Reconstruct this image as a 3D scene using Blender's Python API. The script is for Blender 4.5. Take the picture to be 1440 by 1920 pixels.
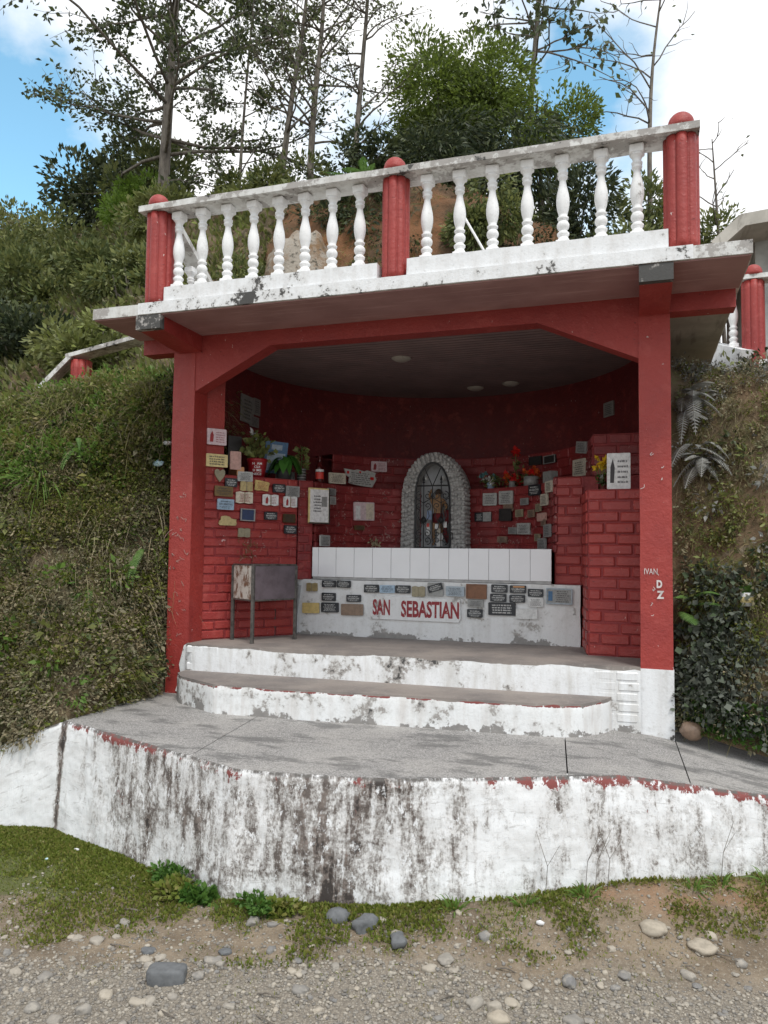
import bpy, math, random
import numpy as np
from mathutils import Matrix, Vector
random.seed(7); rng = np.random.default_rng(7)
scn = bpy.context.scene
COL = scn.collection
for o in list(bpy.data.objects): bpy.data.objects.remove(o)

# ------------------------------------------------------------------ camera
cam = bpy.data.cameras.new('camera'); camo = bpy.data.objects.new('camera', cam); COL.objects.link(camo)
yaw, pit, rol = -0.3173, 0.0561, 0.0114
fw = Vector((math.sin(yaw)*math.cos(pit), math.cos(yaw)*math.cos(pit), math.sin(pit)))
r0 = Vector((math.cos(yaw), -math.sin(yaw), 0)); u0 = r0.cross(fw)
rr = math.cos(rol)*r0 + math.sin(rol)*u0; uu = -math.sin(rol)*r0 + math.cos(rol)*u0
CAM = Vector((3.0754, -4.5957, 0.9598))
camo.matrix_world = Matrix(((rr.x, uu.x, -fw.x, CAM.x), (rr.y, uu.y, -fw.y, CAM.y), (rr.z, uu.z, -fw.z, CAM.z), (0, 0, 0, 1)))
cam.sensor_fit = 'VERTICAL'; cam.sensor_height = 36; cam.lens = 1438.75/1920*36
cam.clip_start = 0.05; cam.clip_end = 3000
scn.camera = camo
scn.render.resolution_x = 768; scn.render.resolution_y = 1024

# ------------------------------------------------------------------ sky and sun
SUN_EL, SUN_AZ = math.radians(58), math.radians(140)      # azimuth: compass-like, clockwise from +Y
w = bpy.data.worlds.new('World'); scn.world = w; w.use_nodes = True
wn, wl = w.node_tree.nodes, w.node_tree.links
wn.clear()
wo = wn.new('ShaderNodeOutputWorld'); bg = wn.new('ShaderNodeBackground'); wl.new(bg.outputs[0], wo.inputs[0])
bg.inputs[1].default_value = 0.15
sky = wn.new('ShaderNodeTexSky'); sky.sky_type = 'NISHITA'; sky.sun_disc = False
sky.sun_elevation = SUN_EL; sky.sun_rotation = SUN_AZ; sky.altitude = 1500; sky.air_density = 1.0; sky.dust_density = 0.4; sky.ozone_density = 0.4
tc = wn.new('ShaderNodeTexCoord')
cl1 = wn.new('ShaderNodeTexNoise'); cl1.inputs['Scale'].default_value = 2.6; cl1.inputs['Detail'].default_value = 9; cl1.inputs['Roughness'].default_value = 0.56
mp = wn.new('ShaderNodeMapping'); mp.inputs['Scale'].default_value = (1, 1, 1.5); mp.inputs['Location'].default_value = (0.37, 1.9, 0.2)
wl.new(tc.outputs['Generated'], mp.inputs[0]); wl.new(mp.outputs[0], cl1.inputs['Vector'])
def wmath(op, a, b):
    n = wn.new('ShaderNodeMath'); n.operation = op
    for i, v in enumerate((a, b)):
        if isinstance(v, (int, float)): n.inputs[i].default_value = v
        else: wl.new(v, n.inputs[i])
    return n.outputs[0]
acc = cl1.outputs['Fac']
# openings between the clouds (directions), the rest of the dome stays mostly clouded
for d, k, amp in (((-0.66, 0.63, 0.41), 60, 0.23), ((-0.31, 0.80, 0.51), 130, 0.17), ((-0.04, 0.845, 0.535), 420, 0.20), ((0.6, -0.5, 0.6), 30, 0.2), ((-0.6, -0.6, 0.5), 30, 0.2), ((0.9, 0.3, 0.4), 60, 0.2)):
    L = math.sqrt(sum(c*c for c in d)); d = [c/L for c in d]
    dp = wn.new('ShaderNodeVectorMath'); dp.operation = 'DOT_PRODUCT'; dp.inputs[1].default_value = d
    nr = wn.new('ShaderNodeVectorMath'); nr.operation = 'NORMALIZE'; wl.new(tc.outputs['Generated'], nr.inputs[0]); wl.new(nr.outputs[0], dp.inputs[0])
    g = wmath('POWER', wmath('MAXIMUM', dp.outputs['Value'], 0.0), k)
    acc = wmath('SUBTRACT', acc, wmath('MULTIPLY', g, amp))
cr = wn.new('ShaderNodeValToRGB'); cr.color_ramp.elements[0].position = 0.27; cr.color_ramp.elements[1].position = 0.43
cr.color_ramp.elements[0].color = (0, 0, 0, 1); cr.color_ramp.elements[1].color = (1, 1, 1, 1)
wl.new(acc, cr.inputs[0])
# cloud brightness with soft grey-white modelling
c2 = wn.new('ShaderNodeTexNoise'); c2.inputs['Scale'].default_value = 4; c2.inputs['Detail'].default_value = 5
wl.new(mp.outputs[0], c2.inputs['Vector'])
cc = wn.new('ShaderNodeValToRGB'); cc.color_ramp.elements[0].position = 0.3; cc.color_ramp.elements[1].position = 0.6
cc.color_ramp.elements[0].color = (0.78, 0.82, 0.88, 1); cc.color_ramp.elements[1].color = (1, 1, 1, 1)
wl.new(c2.outputs['Fac'], cc.inputs[0])
ck = wn.new('ShaderNodeVectorMath'); ck.operation = 'SCALE'; ck.inputs['Scale'].default_value = 6.9; wl.new(cc.outputs[0], ck.inputs[0])
sk = wn.new('ShaderNodeVectorMath'); sk.operation = 'MULTIPLY'; sk.inputs[1].default_value = (1.55, 2.0, 1.68); wl.new(sky.outputs[0], sk.inputs[0])
mx = wn.new('ShaderNodeMix'); mx.data_type = 'RGBA'
wl.new(cr.outputs[0], mx.inputs['Factor']); wl.new(sk.outputs[0], mx.inputs['A']); wl.new(ck.outputs[0], mx.inputs['B'])
wl.new(mx.outputs['Result'], bg.inputs[0])
sl = bpy.data.lights.new('sun', 'SUN'); sl.energy = 1.9; sl.angle = math.radians(15); sl.color = (1, 0.96, 0.9)
so = bpy.data.objects.new('sun', sl); COL.objects.link(so)
sd = Vector((math.sin(SUN_AZ)*math.cos(SUN_EL), math.cos(SUN_AZ)*math.cos(SUN_EL), math.sin(SUN_EL)))
so.rotation_euler = sd.to_track_quat('Z', 'Y').to_euler()
vs = scn.view_settings; vs.view_transform = 'Standard'; vs.look = 'None'; vs.exposure = 0.34; vs.gamma = 1; vs.use_curve_mapping = False

# ------------------------------------------------------------------ material helpers
class N:
    def __init__(s, name):
        s.m = bpy.data.materials.new(name); s.m.use_nodes = True
        s.n, s.l = s.m.node_tree.nodes, s.m.node_tree.links
        s.b = s.n['Principled BSDF']; s.out = s.n['Material Output']
        s._pos = None
    def pos(s, sc=(1, 1, 1), uv=False):
        if uv:
            t = s.n.new('ShaderNodeTexCoord').outputs['UV']
        else:
            t = s.n.new('ShaderNodeNewGeometry').outputs['Position']
        m = s.n.new('ShaderNodeMapping'); m.inputs['Scale'].default_value = sc; s.l.new(t, m.inputs[0]); return m.outputs[0]
    def noise(s, v, scale, detail=4, rough=0.55, dist=0):
        t = s.n.new('ShaderNodeTexNoise'); s.l.new(v, t.inputs['Vector'])
        t.inputs['Scale'].default_value = scale; t.inputs['Detail'].default_value = detail; t.inputs['Roughness'].default_value = rough
        t.inputs['Distortion'].default_value = dist; return t.outputs['Fac']
    def vor(s, v, scale, feat='F1'):
        t = s.n.new('ShaderNodeTexVoronoi'); t.feature = feat; s.l.new(v, t.inputs['Vector']); t.inputs['Scale'].default_value = scale
        return t.outputs['Distance']
    def step(s, f, a, b):
        t = s.n.new('ShaderNodeMapRange'); t.interpolation_type = 'SMOOTHSTEP'; s.l.new(f, t.inputs[0])
        t.inputs[1].default_value = a; t.inputs[2].default_value = b; return t.outputs[0]
    def math(s, op, a, b):
        t = s.n.new('ShaderNodeMath'); t.operation = op
        for i, v in enumerate((a, b)):
            if isinstance(v, (int, float)): t.inputs[i].default_value = v
            else: s.l.new(v, t.inputs[i])
        return t.outputs[0]
    def mix(s, f, a, b):
        t = s.n.new('ShaderNodeMix'); t.data_type = 'RGBA'
        if isinstance(f, (int, float)): t.inputs['Factor'].default_value = f
        else: s.l.new(f, t.inputs['Factor'])
        for k, v in (('A', a), ('B', b)):
            if isinstance(v, tuple): t.inputs[k].default_value = (*v, 1)
            else: s.l.new(v, t.inputs[k])
        return t.outputs['Result']
    def sep(s, v):
        t = s.n.new('ShaderNodeSeparateXYZ'); s.l.new(v, t.inputs[0]); return t.outputs
    def island(s): return s.n.new('ShaderNodeNewGeometry').outputs['Random Per Island']
    def orand(s): return s.n.new('ShaderNodeObjectInfo').outputs['Random']
    def bump(s, f, strength=0.3, dist=0.01, prev=None):
        t = s.n.new('ShaderNodeBump'); t.inputs['Strength'].default_value = strength; t.inputs['Distance'].default_value = dist
        s.l.new(f, t.inputs['Height'])
        if prev: s.l.new(prev, t.inputs['Normal'])
        s.l.new(t.outputs[0], s.b.inputs['Normal']); return t.outputs[0]
    def fin(s, col, rough=0.6, metal=0.0, spec=0.5):
        if isinstance(col, tuple): s.b.inputs['Base Color'].default_value = (*col, 1)
        else: s.l.new(col, s.b.inputs['Base Color'])
        if isinstance(rough, (int, float)): s.b.inputs['Roughness'].default_value = rough
        else: s.l.new(rough, s.b.inputs['Roughness'])
        s.b.inputs['Metallic'].default_value = metal; s.b.inputs['Specular IOR Level'].default_value = spec
        return s.m

def red_paint(name, chips=0.70, base=(.36, .043, .032), dark=(.27, .030, .025), rough=.5, under=(.62, .5, .47), sc=1.0, soot=0.0):
    k = N(name); p = k.pos()
    n1 = k.noise(p, 2.2*sc, 6, .6); n2 = k.noise(p, 14*sc, 6, .6); n3 = k.noise(p, 38*sc, 5, .65); n4 = k.noise(p, 6, 3)
    c = k.mix(k.step(n1, .35, .7), base, dark)
    c = k.mix(k.math('MULTIPLY', k.step(n2, .5, .75), .35), c, (.38, .06, .052))
    ch = k.math('ADD', k.math('MULTIPLY', n3, .6), k.math('MULTIPLY', n4, .4))
    c = k.mix(k.step(ch, chips-.06, chips-.035), c, under)
    c = k.mix(k.step(ch, chips-.075, chips-.06) if soot else 0.0, c, (.12, .02, .02))
    c = k.mix(k.math('MULTIPLY', k.step(k.noise(k.pos((6, 6, .7)), 1.6, 5, .6), .55, .8), .4), c, (.16, .018, .02))
    c = k.mix(k.math('MULTIPLY', k.orand(), .45), c, (.24, .024, .024))
    c = k.mix(k.math('MULTIPLY', k.step(k.noise(p, 9, 8, .72), .52, .66), .40), c, (.40, .075, .062))
    c = k.mix(k.step(k.noise(k.pos((1, 1, .35)), 75, 4, .6), .715, .73), c, (.66, .56, .52))
    pit = k.noise(k.pos((1, 1, 2.2)), 34, 4, .7)
    c = k.mix(k.math('MULTIPLY', k.step(pit, .63, .68), .75), c, (.10, .014, .014))
    b = k.bump(n3, .4, .014); b = k.bump(pit, .22, .006, b); k.bump(k.noise(p, 120, 3), .25, .005, b)
    return k.fin(c, k.math('ADD', k.math('MULTIPLY', n2, .35), rough-.15))
def simple(name, col, rough=.6, var=.15, sc=20, metal=0.0, bump=.15, spec=.5):
    k = N(name); p = k.pos(); n = k.noise(p, sc, 5, .6)
    c = k.mix(k.step(n, .35, .7), col, tuple(x*(1-var*2) for x in col))
    if bump: k.bump(n, bump, .005)
    return k.fin(c, rough, metal, spec)
def leafmat(name, c1, c2, c3=None, trans=.35, rough=.5):
    k = N(name); r = k.island(); p = k.pos(); n = k.noise(p, 1.3, 3)
    c = k.mix(r, c1, c2)
    if c3: c = k.mix(k.step(k.math('ADD', k.math('MULTIPLY', n, .6), k.math('MULTIPLY', r, .4)), .45, .72), c, c3)
    k.fin(c, rough, 0, .35)
    t = k.n.new('ShaderNodeBsdfTranslucent'); k.l.new(c, t.inputs[0])
    ms = k.n.new('ShaderNodeMixShader'); ms.inputs[0].default_value = trans
    k.l.new(k.b.outputs[0], ms.inputs[1]); k.l.new(t.outputs[0], ms.inputs[2]); k.l.new(ms.outputs[0], k.out.inputs[0])
    return k.m

MAT = {}
MAT['red'] = red_paint('red_paint')
MAT['red_beam'] = red_paint('red_beam_paint', chips=.74, rough=.55)
MAT['brick'] = red_paint('red_brick_paint', chips=.715, base=(.37, .040, .031), dark=(.27, .027, .024), rough=.42, sc=1.3)
MAT['brick_worn'] = red_paint('scratched_brick_paint', chips=.655, base=(.25, .027, .027), dark=(.15, .018, .02), rough=.45, under=(.42, .30, .27), sc=1.5)
MAT['mortar'] = red_paint('painted_mortar', chips=.78, base=(.24, .02, .022), dark=(.17, .015, .017), rough=.6)
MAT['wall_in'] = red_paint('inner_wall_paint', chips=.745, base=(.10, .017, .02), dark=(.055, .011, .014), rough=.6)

def white_paint(name, wear=.60, grime=.68, col=(.76, .77, .78), col2=(.66, .655, .65), edge=None, zred=None, zlow=None):
    k = N(name); p = k.pos()
    n1 = k.noise(p, 5, 8, .65); n2 = k.noise(p, 24, 6, .7); n3 = k.noise(k.pos((9, 9, 1.2)), 2.0, 6, .6); n4 = k.noise(p, 1.7, 3)
    d = k.math('ADD', k.math('MULTIPLY', n1, .5), k.math('ADD', k.math('MULTIPLY', n2, .3), k.math('MULTIPLY', n4, .2)))
    c = k.mix(k.step(n3, .4, .75), col, col2)
    c = k.mix(k.math('MULTIPLY', k.step(k.noise(p, 55, 5, .75), .52, .70), .35), c, (.45, .44, .42))
    c = k.mix(k.math('MULTIPLY', k.step(d, wear-.13, wear-.03), .45), c, (.47, .46, .44))
    c = k.mix(k.step(d, wear-.06, wear-.03), c, (.34, .32, .30))
    c = k.mix(k.step(d, grime-.08, grime-.05), c, (.06, .058, .055))
    z = k.sep(p)[2]
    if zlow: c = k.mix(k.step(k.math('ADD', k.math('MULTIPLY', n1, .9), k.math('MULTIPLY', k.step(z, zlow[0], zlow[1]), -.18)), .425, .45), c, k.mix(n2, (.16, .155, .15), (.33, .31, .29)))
    if zred: c = k.mix(k.step(k.math('ADD', k.math('MULTIPLY', k.step(z, zred-.034, zred-.016), .30), k.math('MULTIPLY', k.noise(p, 11, 6, .7), .8)), .66, .69), c, (.20, .05, .045))
    b = k.bump(d, .45, .014); k.bump(k.noise(p, 90, 3), .2, .005, b)
    return k.fin(c, .72)
MAT['white'] = white_paint('white_paint', .605, .632)
MAT['fascia'] = white_paint('fascia_paint', .585, .605)
MAT['white_worn'] = white_paint('worn_white_paint', .585, .635, col2=(.55, .54, .52))
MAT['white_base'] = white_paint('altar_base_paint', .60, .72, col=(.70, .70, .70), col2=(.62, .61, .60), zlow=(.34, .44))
MAT['stub_black'] = white_paint('mouldy_white_paint', .46, .535, col=(.7, .72, .74))
MAT['rail'] = white_paint('rail_paint', .565, .655, col=(.66, .66, .64), col2=(.48, .46, .43))
MAT['baluster'] = white_paint('baluster_paint', .67, .72, col=(.80, .80, .80), col2=(.70, .70, .69))

# concrete terrace
k = N('terrace_concrete'); p = k.pos(); n1 = k.noise(p, 1.6, 7, .65); n2 = k.noise(p, 150, 3, .7); n3 = k.noise(k.pos((2.2, 5.5, 1)), 1.2, 8, .68); n4 = k.noise(p, 30, 5, .7)
c = k.mix(k.step(n2, .36, .62), (.135, .13, .125), (.40, .385, .37))
c = k.mix(k.math('MULTIPLY', k.step(n1, .45, .66), .5), c, (.40, .38, .355)); c = k.mix(k.math('MULTIPLY', k.step(n4, .52, .66), .4), c, (.13, .125, .12)); c = k.mix(k.math('MULTIPLY', k.step(n3, .50, .62), .62), c, (.075, .074, .072))
k.bump(n4, .25, .004); MAT['concrete'] = k.fin(c, .85)
k = N('step_concrete'); p = k.pos(); n1 = k.noise(p, 3, 6, .6); n2 = k.noise(p, 45, 5, .7)
c = k.mix(k.step(n1, .35, .7), (.27, .235, .21), (.17, .15, .14)); c = k.mix(k.math('MULTIPLY', k.step(n2, .55, .7), .5), c, (.38, .35, .32)); k.bump(n2, .25, .004)
MAT['step_top'] = k.fin(c, .75)
# soffit with board marks
k = N('painted_soffit'); p = k.pos(); n1 = k.noise(p, 4, 6, .6); n2 = k.noise(k.pos((1.2, 14, 1)), 2.2, 5, .6)
c = k.mix(k.step(n1, .3, .7), (.37, .21, .20), (.29, .155, .15)); c = k.mix(k.math('MULTIPLY', k.step(n2, .52, .70), .6), c, (.48, .30, .28)); k.bump(n2, .3, .006)
MAT['soffit'] = k.fin(c, .8)
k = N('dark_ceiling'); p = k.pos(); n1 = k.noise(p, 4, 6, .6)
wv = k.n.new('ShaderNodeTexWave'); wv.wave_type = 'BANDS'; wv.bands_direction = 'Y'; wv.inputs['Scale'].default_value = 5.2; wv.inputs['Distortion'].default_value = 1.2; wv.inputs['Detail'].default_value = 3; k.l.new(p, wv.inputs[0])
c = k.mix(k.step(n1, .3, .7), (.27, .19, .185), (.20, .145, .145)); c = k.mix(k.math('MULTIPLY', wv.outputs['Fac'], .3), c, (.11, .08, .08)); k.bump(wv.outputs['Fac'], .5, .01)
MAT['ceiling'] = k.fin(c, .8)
k = N('bare_concrete'); p = k.pos(); n1 = k.noise(p, 3.5, 7, .65); n2 = k.noise(k.pos((7, .8, 3)), 2, 5, .6)
c = k.mix(k.step(n1, .3, .7), (.48, .45, .40), (.33, .31, .27)); c = k.mix(k.math('MULTIPLY', k.step(n2, .55, .7), .5), c, (.14, .12, .10)); k.bump(n1, .3, .006)
MAT['bare'] = k.fin(c, .85)
# retaining wall: flaking white over old red and grey, stains running down (uv: metres along / metres down)
def flaking(name, heavy):
    k = N(name); uv = k.pos(uv=True); s = k.sep(uv)
    runs = k.noise(k.pos((13, 1.7, 1), True), 1.0, 8, .68, .5)
    fine = k.noise(k.pos((26, 7, 1), True), 1.0, 8, .68, .4)
    peel = k.noise(k.pos((5.5, 5.5, 1), True), 1.0, 9, .72)
    blot = k.noise(k.pos((1.7, .9, 1), True), 1.0, 3, .5)
    tops = k.step(s[1], .26, .0)
    lows = k.step(s[1], .40, .60)
    hv = k.n.new('ShaderNodeValToRGB'); e = hv.color_ramp.elements
    pts = heavy; e[0].position = pts[0][0]; e[0].color = (pts[0][1],)*3+(1,); e[1].position = pts[-1][0]; e[1].color = (pts[-1][1],)*3+(1,)
    for a, v in pts[1:-1]:
        q = e.new(a); q.color = (v,)*3+(1,)
    k.l.new(k.math('DIVIDE', s[0], 6.0), hv.inputs[0])
    H = hv.outputs[0]
    flake = k.noise(k.pos((20, 13, 1), True), 1.0, 12, .78, .2)
    grit = k.noise(k.pos((70, 55, 1), True), 1.0, 6, .75)
    d = k.math('ADD', k.math('MULTIPLY', runs, .30), k.math('ADD', k.math('MULTIPLY', peel, .24), k.math('ADD', k.math('MULTIPLY', flake, .26), k.math('ADD', k.math('MULTIPLY', blot, .12), k.math('MULTIPLY', grit, .08)))))
    d = k.math('ADD', k.math('MULTIPLY', k.math('SUBTRACT', d, .5), 1.75), .5)
    d = k.math('ADD', d, k.math('MULTIPLY', k.math('SUBTRACT', H, .5), .28))
    jt = k.math('ABSOLUTE', k.math('SUBTRACT', k.math('SUBTRACT', s[0], k.math('MULTIPLY', fine, .03)), 1.185), 0.0)
    d = k.math('ADD', d, k.math('MULTIPLY', k.step(jt, .05, .004), .30))
    dirt = k.noise(k.pos((3, 6, 1), True), 1.0, 8, .72)
    crk = k.noise(k.pos((8, 34, 1), True), 1.0, 10, .78, .7)
    c = k.mix(k.step(dirt, .38, .68), (.80, .81, .82), (.64, .635, .63))
    c = k.mix(k.math('MULTIPLY', k.step(crk, .56, .60), .55), c, (.38, .37, .36))
    c = k.mix(k.math('MULTIPLY', k.step(d, .44, .53), .60), c, k.mix(k.step(grit, .42, .58), (.56, .54, .52), (.33, .31, .295)))
    c = k.mix(k.step(d, .535, .548), c, k.mix(k.step(grit, .40, .60), (.42, .405, .39), (.24, .22, .205)))
    c = k.mix(k.step(d, .585, .60), c, k.mix(k.step(flake, .45, .55), (.20, .165, .145), (.115, .095, .085)))
    hr = k.n.new('ShaderNodeValToRGB'); e = hr.color_ramp.elements; pts = [(0, 0), (.205, .0), (.215, .75), (.31, .85), (.36, .55), (.45, .35), (.60, .25), (.66, .75), (.80, .8), (1, .8)]
    e[0].position = 0; e[0].color = (0, 0, 0, 1); e[1].position = 1; e[1].color = (.8,)*3+(1,)
    for a_, v_ in pts[1:-1]: q = e.new(a_); q.color = (v_,)*3+(1,)
    k.l.new(k.math('DIVIDE', s[0], 6.0), hr.inputs[0])
    redn = k.noise(k.pos((7, 5, 1), True), 1.0, 10, .76)
    redm = k.math('ADD', k.math('MULTIPLY', redn, .9), k.math('MULTIPLY', k.math('MULTIPLY', k.step(s[1], .085, .01), hr.outputs[0]), .26))
    redm = k.math('ADD', redm, k.math('MULTIPLY', k.math('SUBTRACT', d, .5), .30))
    c = k.mix(k.step(redm, .605, .62), c, k.mix(grit, (.26, .06, .055), (.17, .055, .048)))
    c = k.mix(k.step(k.math('ADD', d, k.math('MULTIPLY', k.math('SUBTRACT', blot, .5), .40)), .665, .685), c, (.045, .036, .032))
    c = k.mix(k.math('MULTIPLY', k.step(k.noise(k.pos((24, 13, 1), True), 1.0, 12, .78, .2), .565, .578), k.step(d, .78, .60)), c, (.72, .725, .735))
    c = k.mix(k.math('MULTIPLY', k.step(s[1], .018, .006), k.step(flake, .40, .55)), c, (.10, .092, .085))
    k.bump(k.math('ADD', k.math('MULTIPLY', peel, .5), k.math('MULTIPLY', fine, .5)), .7, .012)
    return k.fin(c, .8)
MAT['flaking'] = flaking('flaking_wall_paint', [(0, .06), (.19, .08), (.215, .18), (.25, .36), (.29, .62), (.36, .66), (.42, .66), (.47, .60), (.51, .80), (.57, .66), (.63, .52), (.72, .42), (1, .40)])
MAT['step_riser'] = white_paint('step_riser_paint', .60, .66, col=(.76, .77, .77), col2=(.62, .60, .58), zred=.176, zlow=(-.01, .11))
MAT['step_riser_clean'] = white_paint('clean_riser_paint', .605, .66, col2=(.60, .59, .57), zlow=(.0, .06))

MAT['iron'] = simple('black_iron', (.022, .022, .024), .45, .2, 30)
MAT['zinc'] = simple('galvanised_leg', (.12, .11, .10), .5, .3, 30, .4)
k = N('offering_box_side'); p = k.pos(); n = k.noise(k.pos((14, 14, 9)), 1.6, 7, .7)
c = k.mix(k.step(n, .45, .58), (.52, .49, .44), (.16, .085, .05)); k.bump(n, .3, .004); MAT['box_rust'] = k.fin(c, .7)
k = N('offering_box_front'); p = k.pos(); n = k.noise(p, 9, 6, .65)
c = k.mix(k.step(n, .35, .7), (.125, .10, .115), (.08, .062, .07)); k.bump(n, .1, .003); MAT['box_front'] = k.fin(c, .42)
MAT['tile'] = simple('white_glazed_tile', (.78, .78, .80), .18, .02, 6, 0, 0)
MAT['grout'] = simple('grout', (.42, .41, .40), .9)
MAT['cast_stone'] = simple('grey_cast_stone', (.50, .49, .475), .8, .22, 26, 0, .3)
MAT['niche_in'] = simple('niche_grey', (.52, .53, .55), .8, .12, 8)
PC = dict(black=(.02, .022, .028), silver=(.30, .30, .29), cream=(.58, .53, .43), greywhite=(.44, .44, .42), white=(.66, .66, .65), lightblue=(.34, .46, .58), bluegrey=(.36, .42, .47),
          bronze=(.20, .135, .06), darkbronze=(.09, .06, .028), gold=(.62, .46, .17), goldpale=(.50, .40, .20), navy=(.02, .04, .11), wood=(.20, .085, .04), brown=(.25, .17, .12), pink=(.70, .55, .57), pinkish=(.55, .33, .28),
          orange=(.55, .28, .13), yellow=(.72, .58, .27), paper=(.76, .75, .74), greysheet=(.28, .28, .27), dark=(.03, .027, .026), blue=(.05, .14, .27), paleblue=(.34, .42, .50), creambook=(.68, .60, .48), olive=(.30, .26, .17))
for n_, c_ in PC.items():
    met = .6 if n_ in ('bronze', 'darkbronze', 'goldpale') else 0.0
    MAT['p_'+n_] = simple('plaque_'+n_, c_, .42, .13, 45, met, .1)
MAT['ink'] = simple('white_lettering', (.68, .68, .66), .6, .1)
MAT['ink_dark'] = simple('dark_lettering', (.05, .045, .05), .6, .1)
MAT['ink_red'] = simple('red_lettering', (.33, .03, .035), .6, .15)
k = N('sign_lettering'); p = k.pos(); n = k.noise(p, 42, 6, .7)
MAT['sign_red'] = k.fin(k.mix(k.step(n, .60, .64), (.25, .02, .028), (.62, .55, .45)), .55)
MAT['white_graffiti'] = simple('white_scratch', (.66, .60, .58), .8)
MAT['scratch'] = simple('pale_scratch', (.42, .25, .22), .8)
MAT['pot_red'] = simple('red_plastic', (.30, .012, .018), .35, .1)
MAT['pot_dark'] = simple('dark_pot', (.06, .065, .065), .5)
MAT['glass_dark'] = simple('dark_red_glass', (.06, .008, .008), .12, .1, 10, 0, 0)
MAT['label_red'] = simple('bottle_label', (.62, .05, .035), .5)
k = N('clear_glass'); k.b.inputs['Transmission Weight'].default_value = 1; MAT['glass'] = k.fin((.85, .9, .88), .05)
MAT['skin_stat'] = simple('ochre_plaster', (.44, .25, .12), .6)
MAT['cloth_red'] = simple('red_cloth', (.20, .02, .025), .8)
MAT['cloth_blue'] = simple('pale_blue_cloth', (.30, .38, .55), .8)
MAT['hair'] = simple('brown_plaster_hair', (.05, .028, .016), .7)
for n_, c_ in dict(fl_red=(.85, .03, .025), fl_orange=(.9, .17, .04), fl_yellow=(.9, .6, .03), fl_white=(.9, .9, .88), fl_teal=(.16, .36, .38)).items():
    MAT[n_] = leafmat(n_, c_, tuple(x*.6 for x in c_), None, .3)
# vegetation
MAT['lf_tree'] = leafmat('dark_tree_leaf', (0.041, 0.057, 0.027), (0.101, 0.115, 0.054), (0.115, 0.149, 0.047), .30)
MAT['lf_thin'] = leafmat('thin_tree_leaf', (0.065, 0.084, 0.037), (0.137, 0.144, 0.072), (0.173, 0.202, 0.072), .35)
MAT['lf_round'] = leafmat('bright_crown_leaf', (.12, .175, .03), (.26, .33, .055), (.075, .105, .028), .42)
MAT['lf_bush'] = leafmat('bush_leaf', (0.081, 0.111, 0.038), (0.173, 0.192, 0.069), (0.223, 0.241, 0.078), .3)
MAT['lf_dark'] = leafmat('dark_bush_leaf', (0.030, 0.046, 0.024), (0.068, 0.084, 0.041), (0.101, 0.121, 0.047), .25)
MAT['lf_lime'] = leafmat('lime_bush_leaf', (.13, .22, .03), (.20, .30, .05), None, .4)
MAT['lf_hill'] = leafmat('hill_leaf', (.14, .165, .055), (.28, .28, .11), (.21, .25, .065), .3)
MAT['lf_hill2'] = leafmat('hill_dry_leaf', (.20, .18, .11), (.40, .35, .24), (.16, .17, .08), .25)
MAT['grass'] = leafmat('bank_grass', (.15, .18, .035), (.28, .28, .09), (.34, .27, .14), .35)
MAT['grass_dry'] = leafmat('dry_grass', (.30, .25, .15), (.45, .38, .25), (.22, .19, .09), .3)
MAT['grass_lush'] = leafmat('lush_grass', (.10, .19, .03), (.17, .27, .06), None, .4)
MAT['moss'] = leafmat('verge_grass', (.12, .165, .024), (.21, .235, .045), (.24, .22, .07), .3)
MAT['weed'] = leafmat('weed_leaf', (0.052, 0.127, 0.021), (0.098, 0.190, 0.034), None, .3)
MAT['ivy'] = leafmat('dusty_ivy_leaf', (.075, .085, .065), (.17, .18, .155), (.07, .10, .05), .15, .6)
MAT['_ivy'] = leafmat('dusty_ivy_leaf', (0.088, 0.093, 0.093), (0.176, 0.184, 0.176), (0.080, 0.104, 0.072), .12, .6)
MAT['fern_grey'] = leafmat('dusty_fern', (.20, .20, .18), (.31, .31, .29), None, .15, .7)
MAT['fern_green'] = leafmat('green_fern', (.10, .20, .045), (.17, .29, .08), None, .35)
MAT['houseleaf'] = leafmat('glossy_leaf', (.035, .11, .016), (.06, .17, .03), None, .15, .3)
k = N('bark'); p = k.pos((1, 1, .25)); n = k.noise(p, 22, 6, .65); c = k.mix(k.step(n, .35, .65), (.20, .175, .145), (.085, .072, .06)); k.bump(n, .5, .01); MAT['bark'] = k.fin(c, .9)
k = N('bank_soil'); p = k.pos(); n1 = k.noise(p, 1.1, 6, .6); n2 = k.noise(p, 9, 8, .7); n3 = k.noise(p, 3.3, 5)
c = k.mix(k.step(n1, .35, .65), (.13, .10, .06), (.16, .105, .06)); c = k.mix(k.step(n2, .5, .68), c, (.12, .12, .045)); c = k.mix(k.math('MULTIPLY', k.step(n3, .58, .72), .7), c, (.36, .31, .24))
k.bump(n2, .8, .05); MAT['soil'] = k.fin(c, .95)
k = N('orange_soil'); p = k.pos(); n1 = k.noise(p, 1.6, 7, .65); n2 = k.noise(p, 11, 8, .7)
c = k.mix(k.step(n1, .35, .65), (.19, .085, .035), (.10, .06, .032)); c = k.mix(k.step(n2, .52, .66), c, (.055, .052, .024)); k.bump(n2, .8, .05); MAT['orange'] = k.fin(c, .95)
k = N('pale_rock'); p = k.pos(); n1 = k.noise(p, 3, 8, .7); n2 = k.noise(p, 15, 8, .7)
c = k.mix(k.step(n1, .40, .60), (.34, .30, .25), (.20, .12, .06)); c = k.mix(k.step(n2, .53, .64), c, (.09, .08, .06)); k.bump(n2, .9, .05); MAT['rock'] = k.fin(c, .9)
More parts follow.
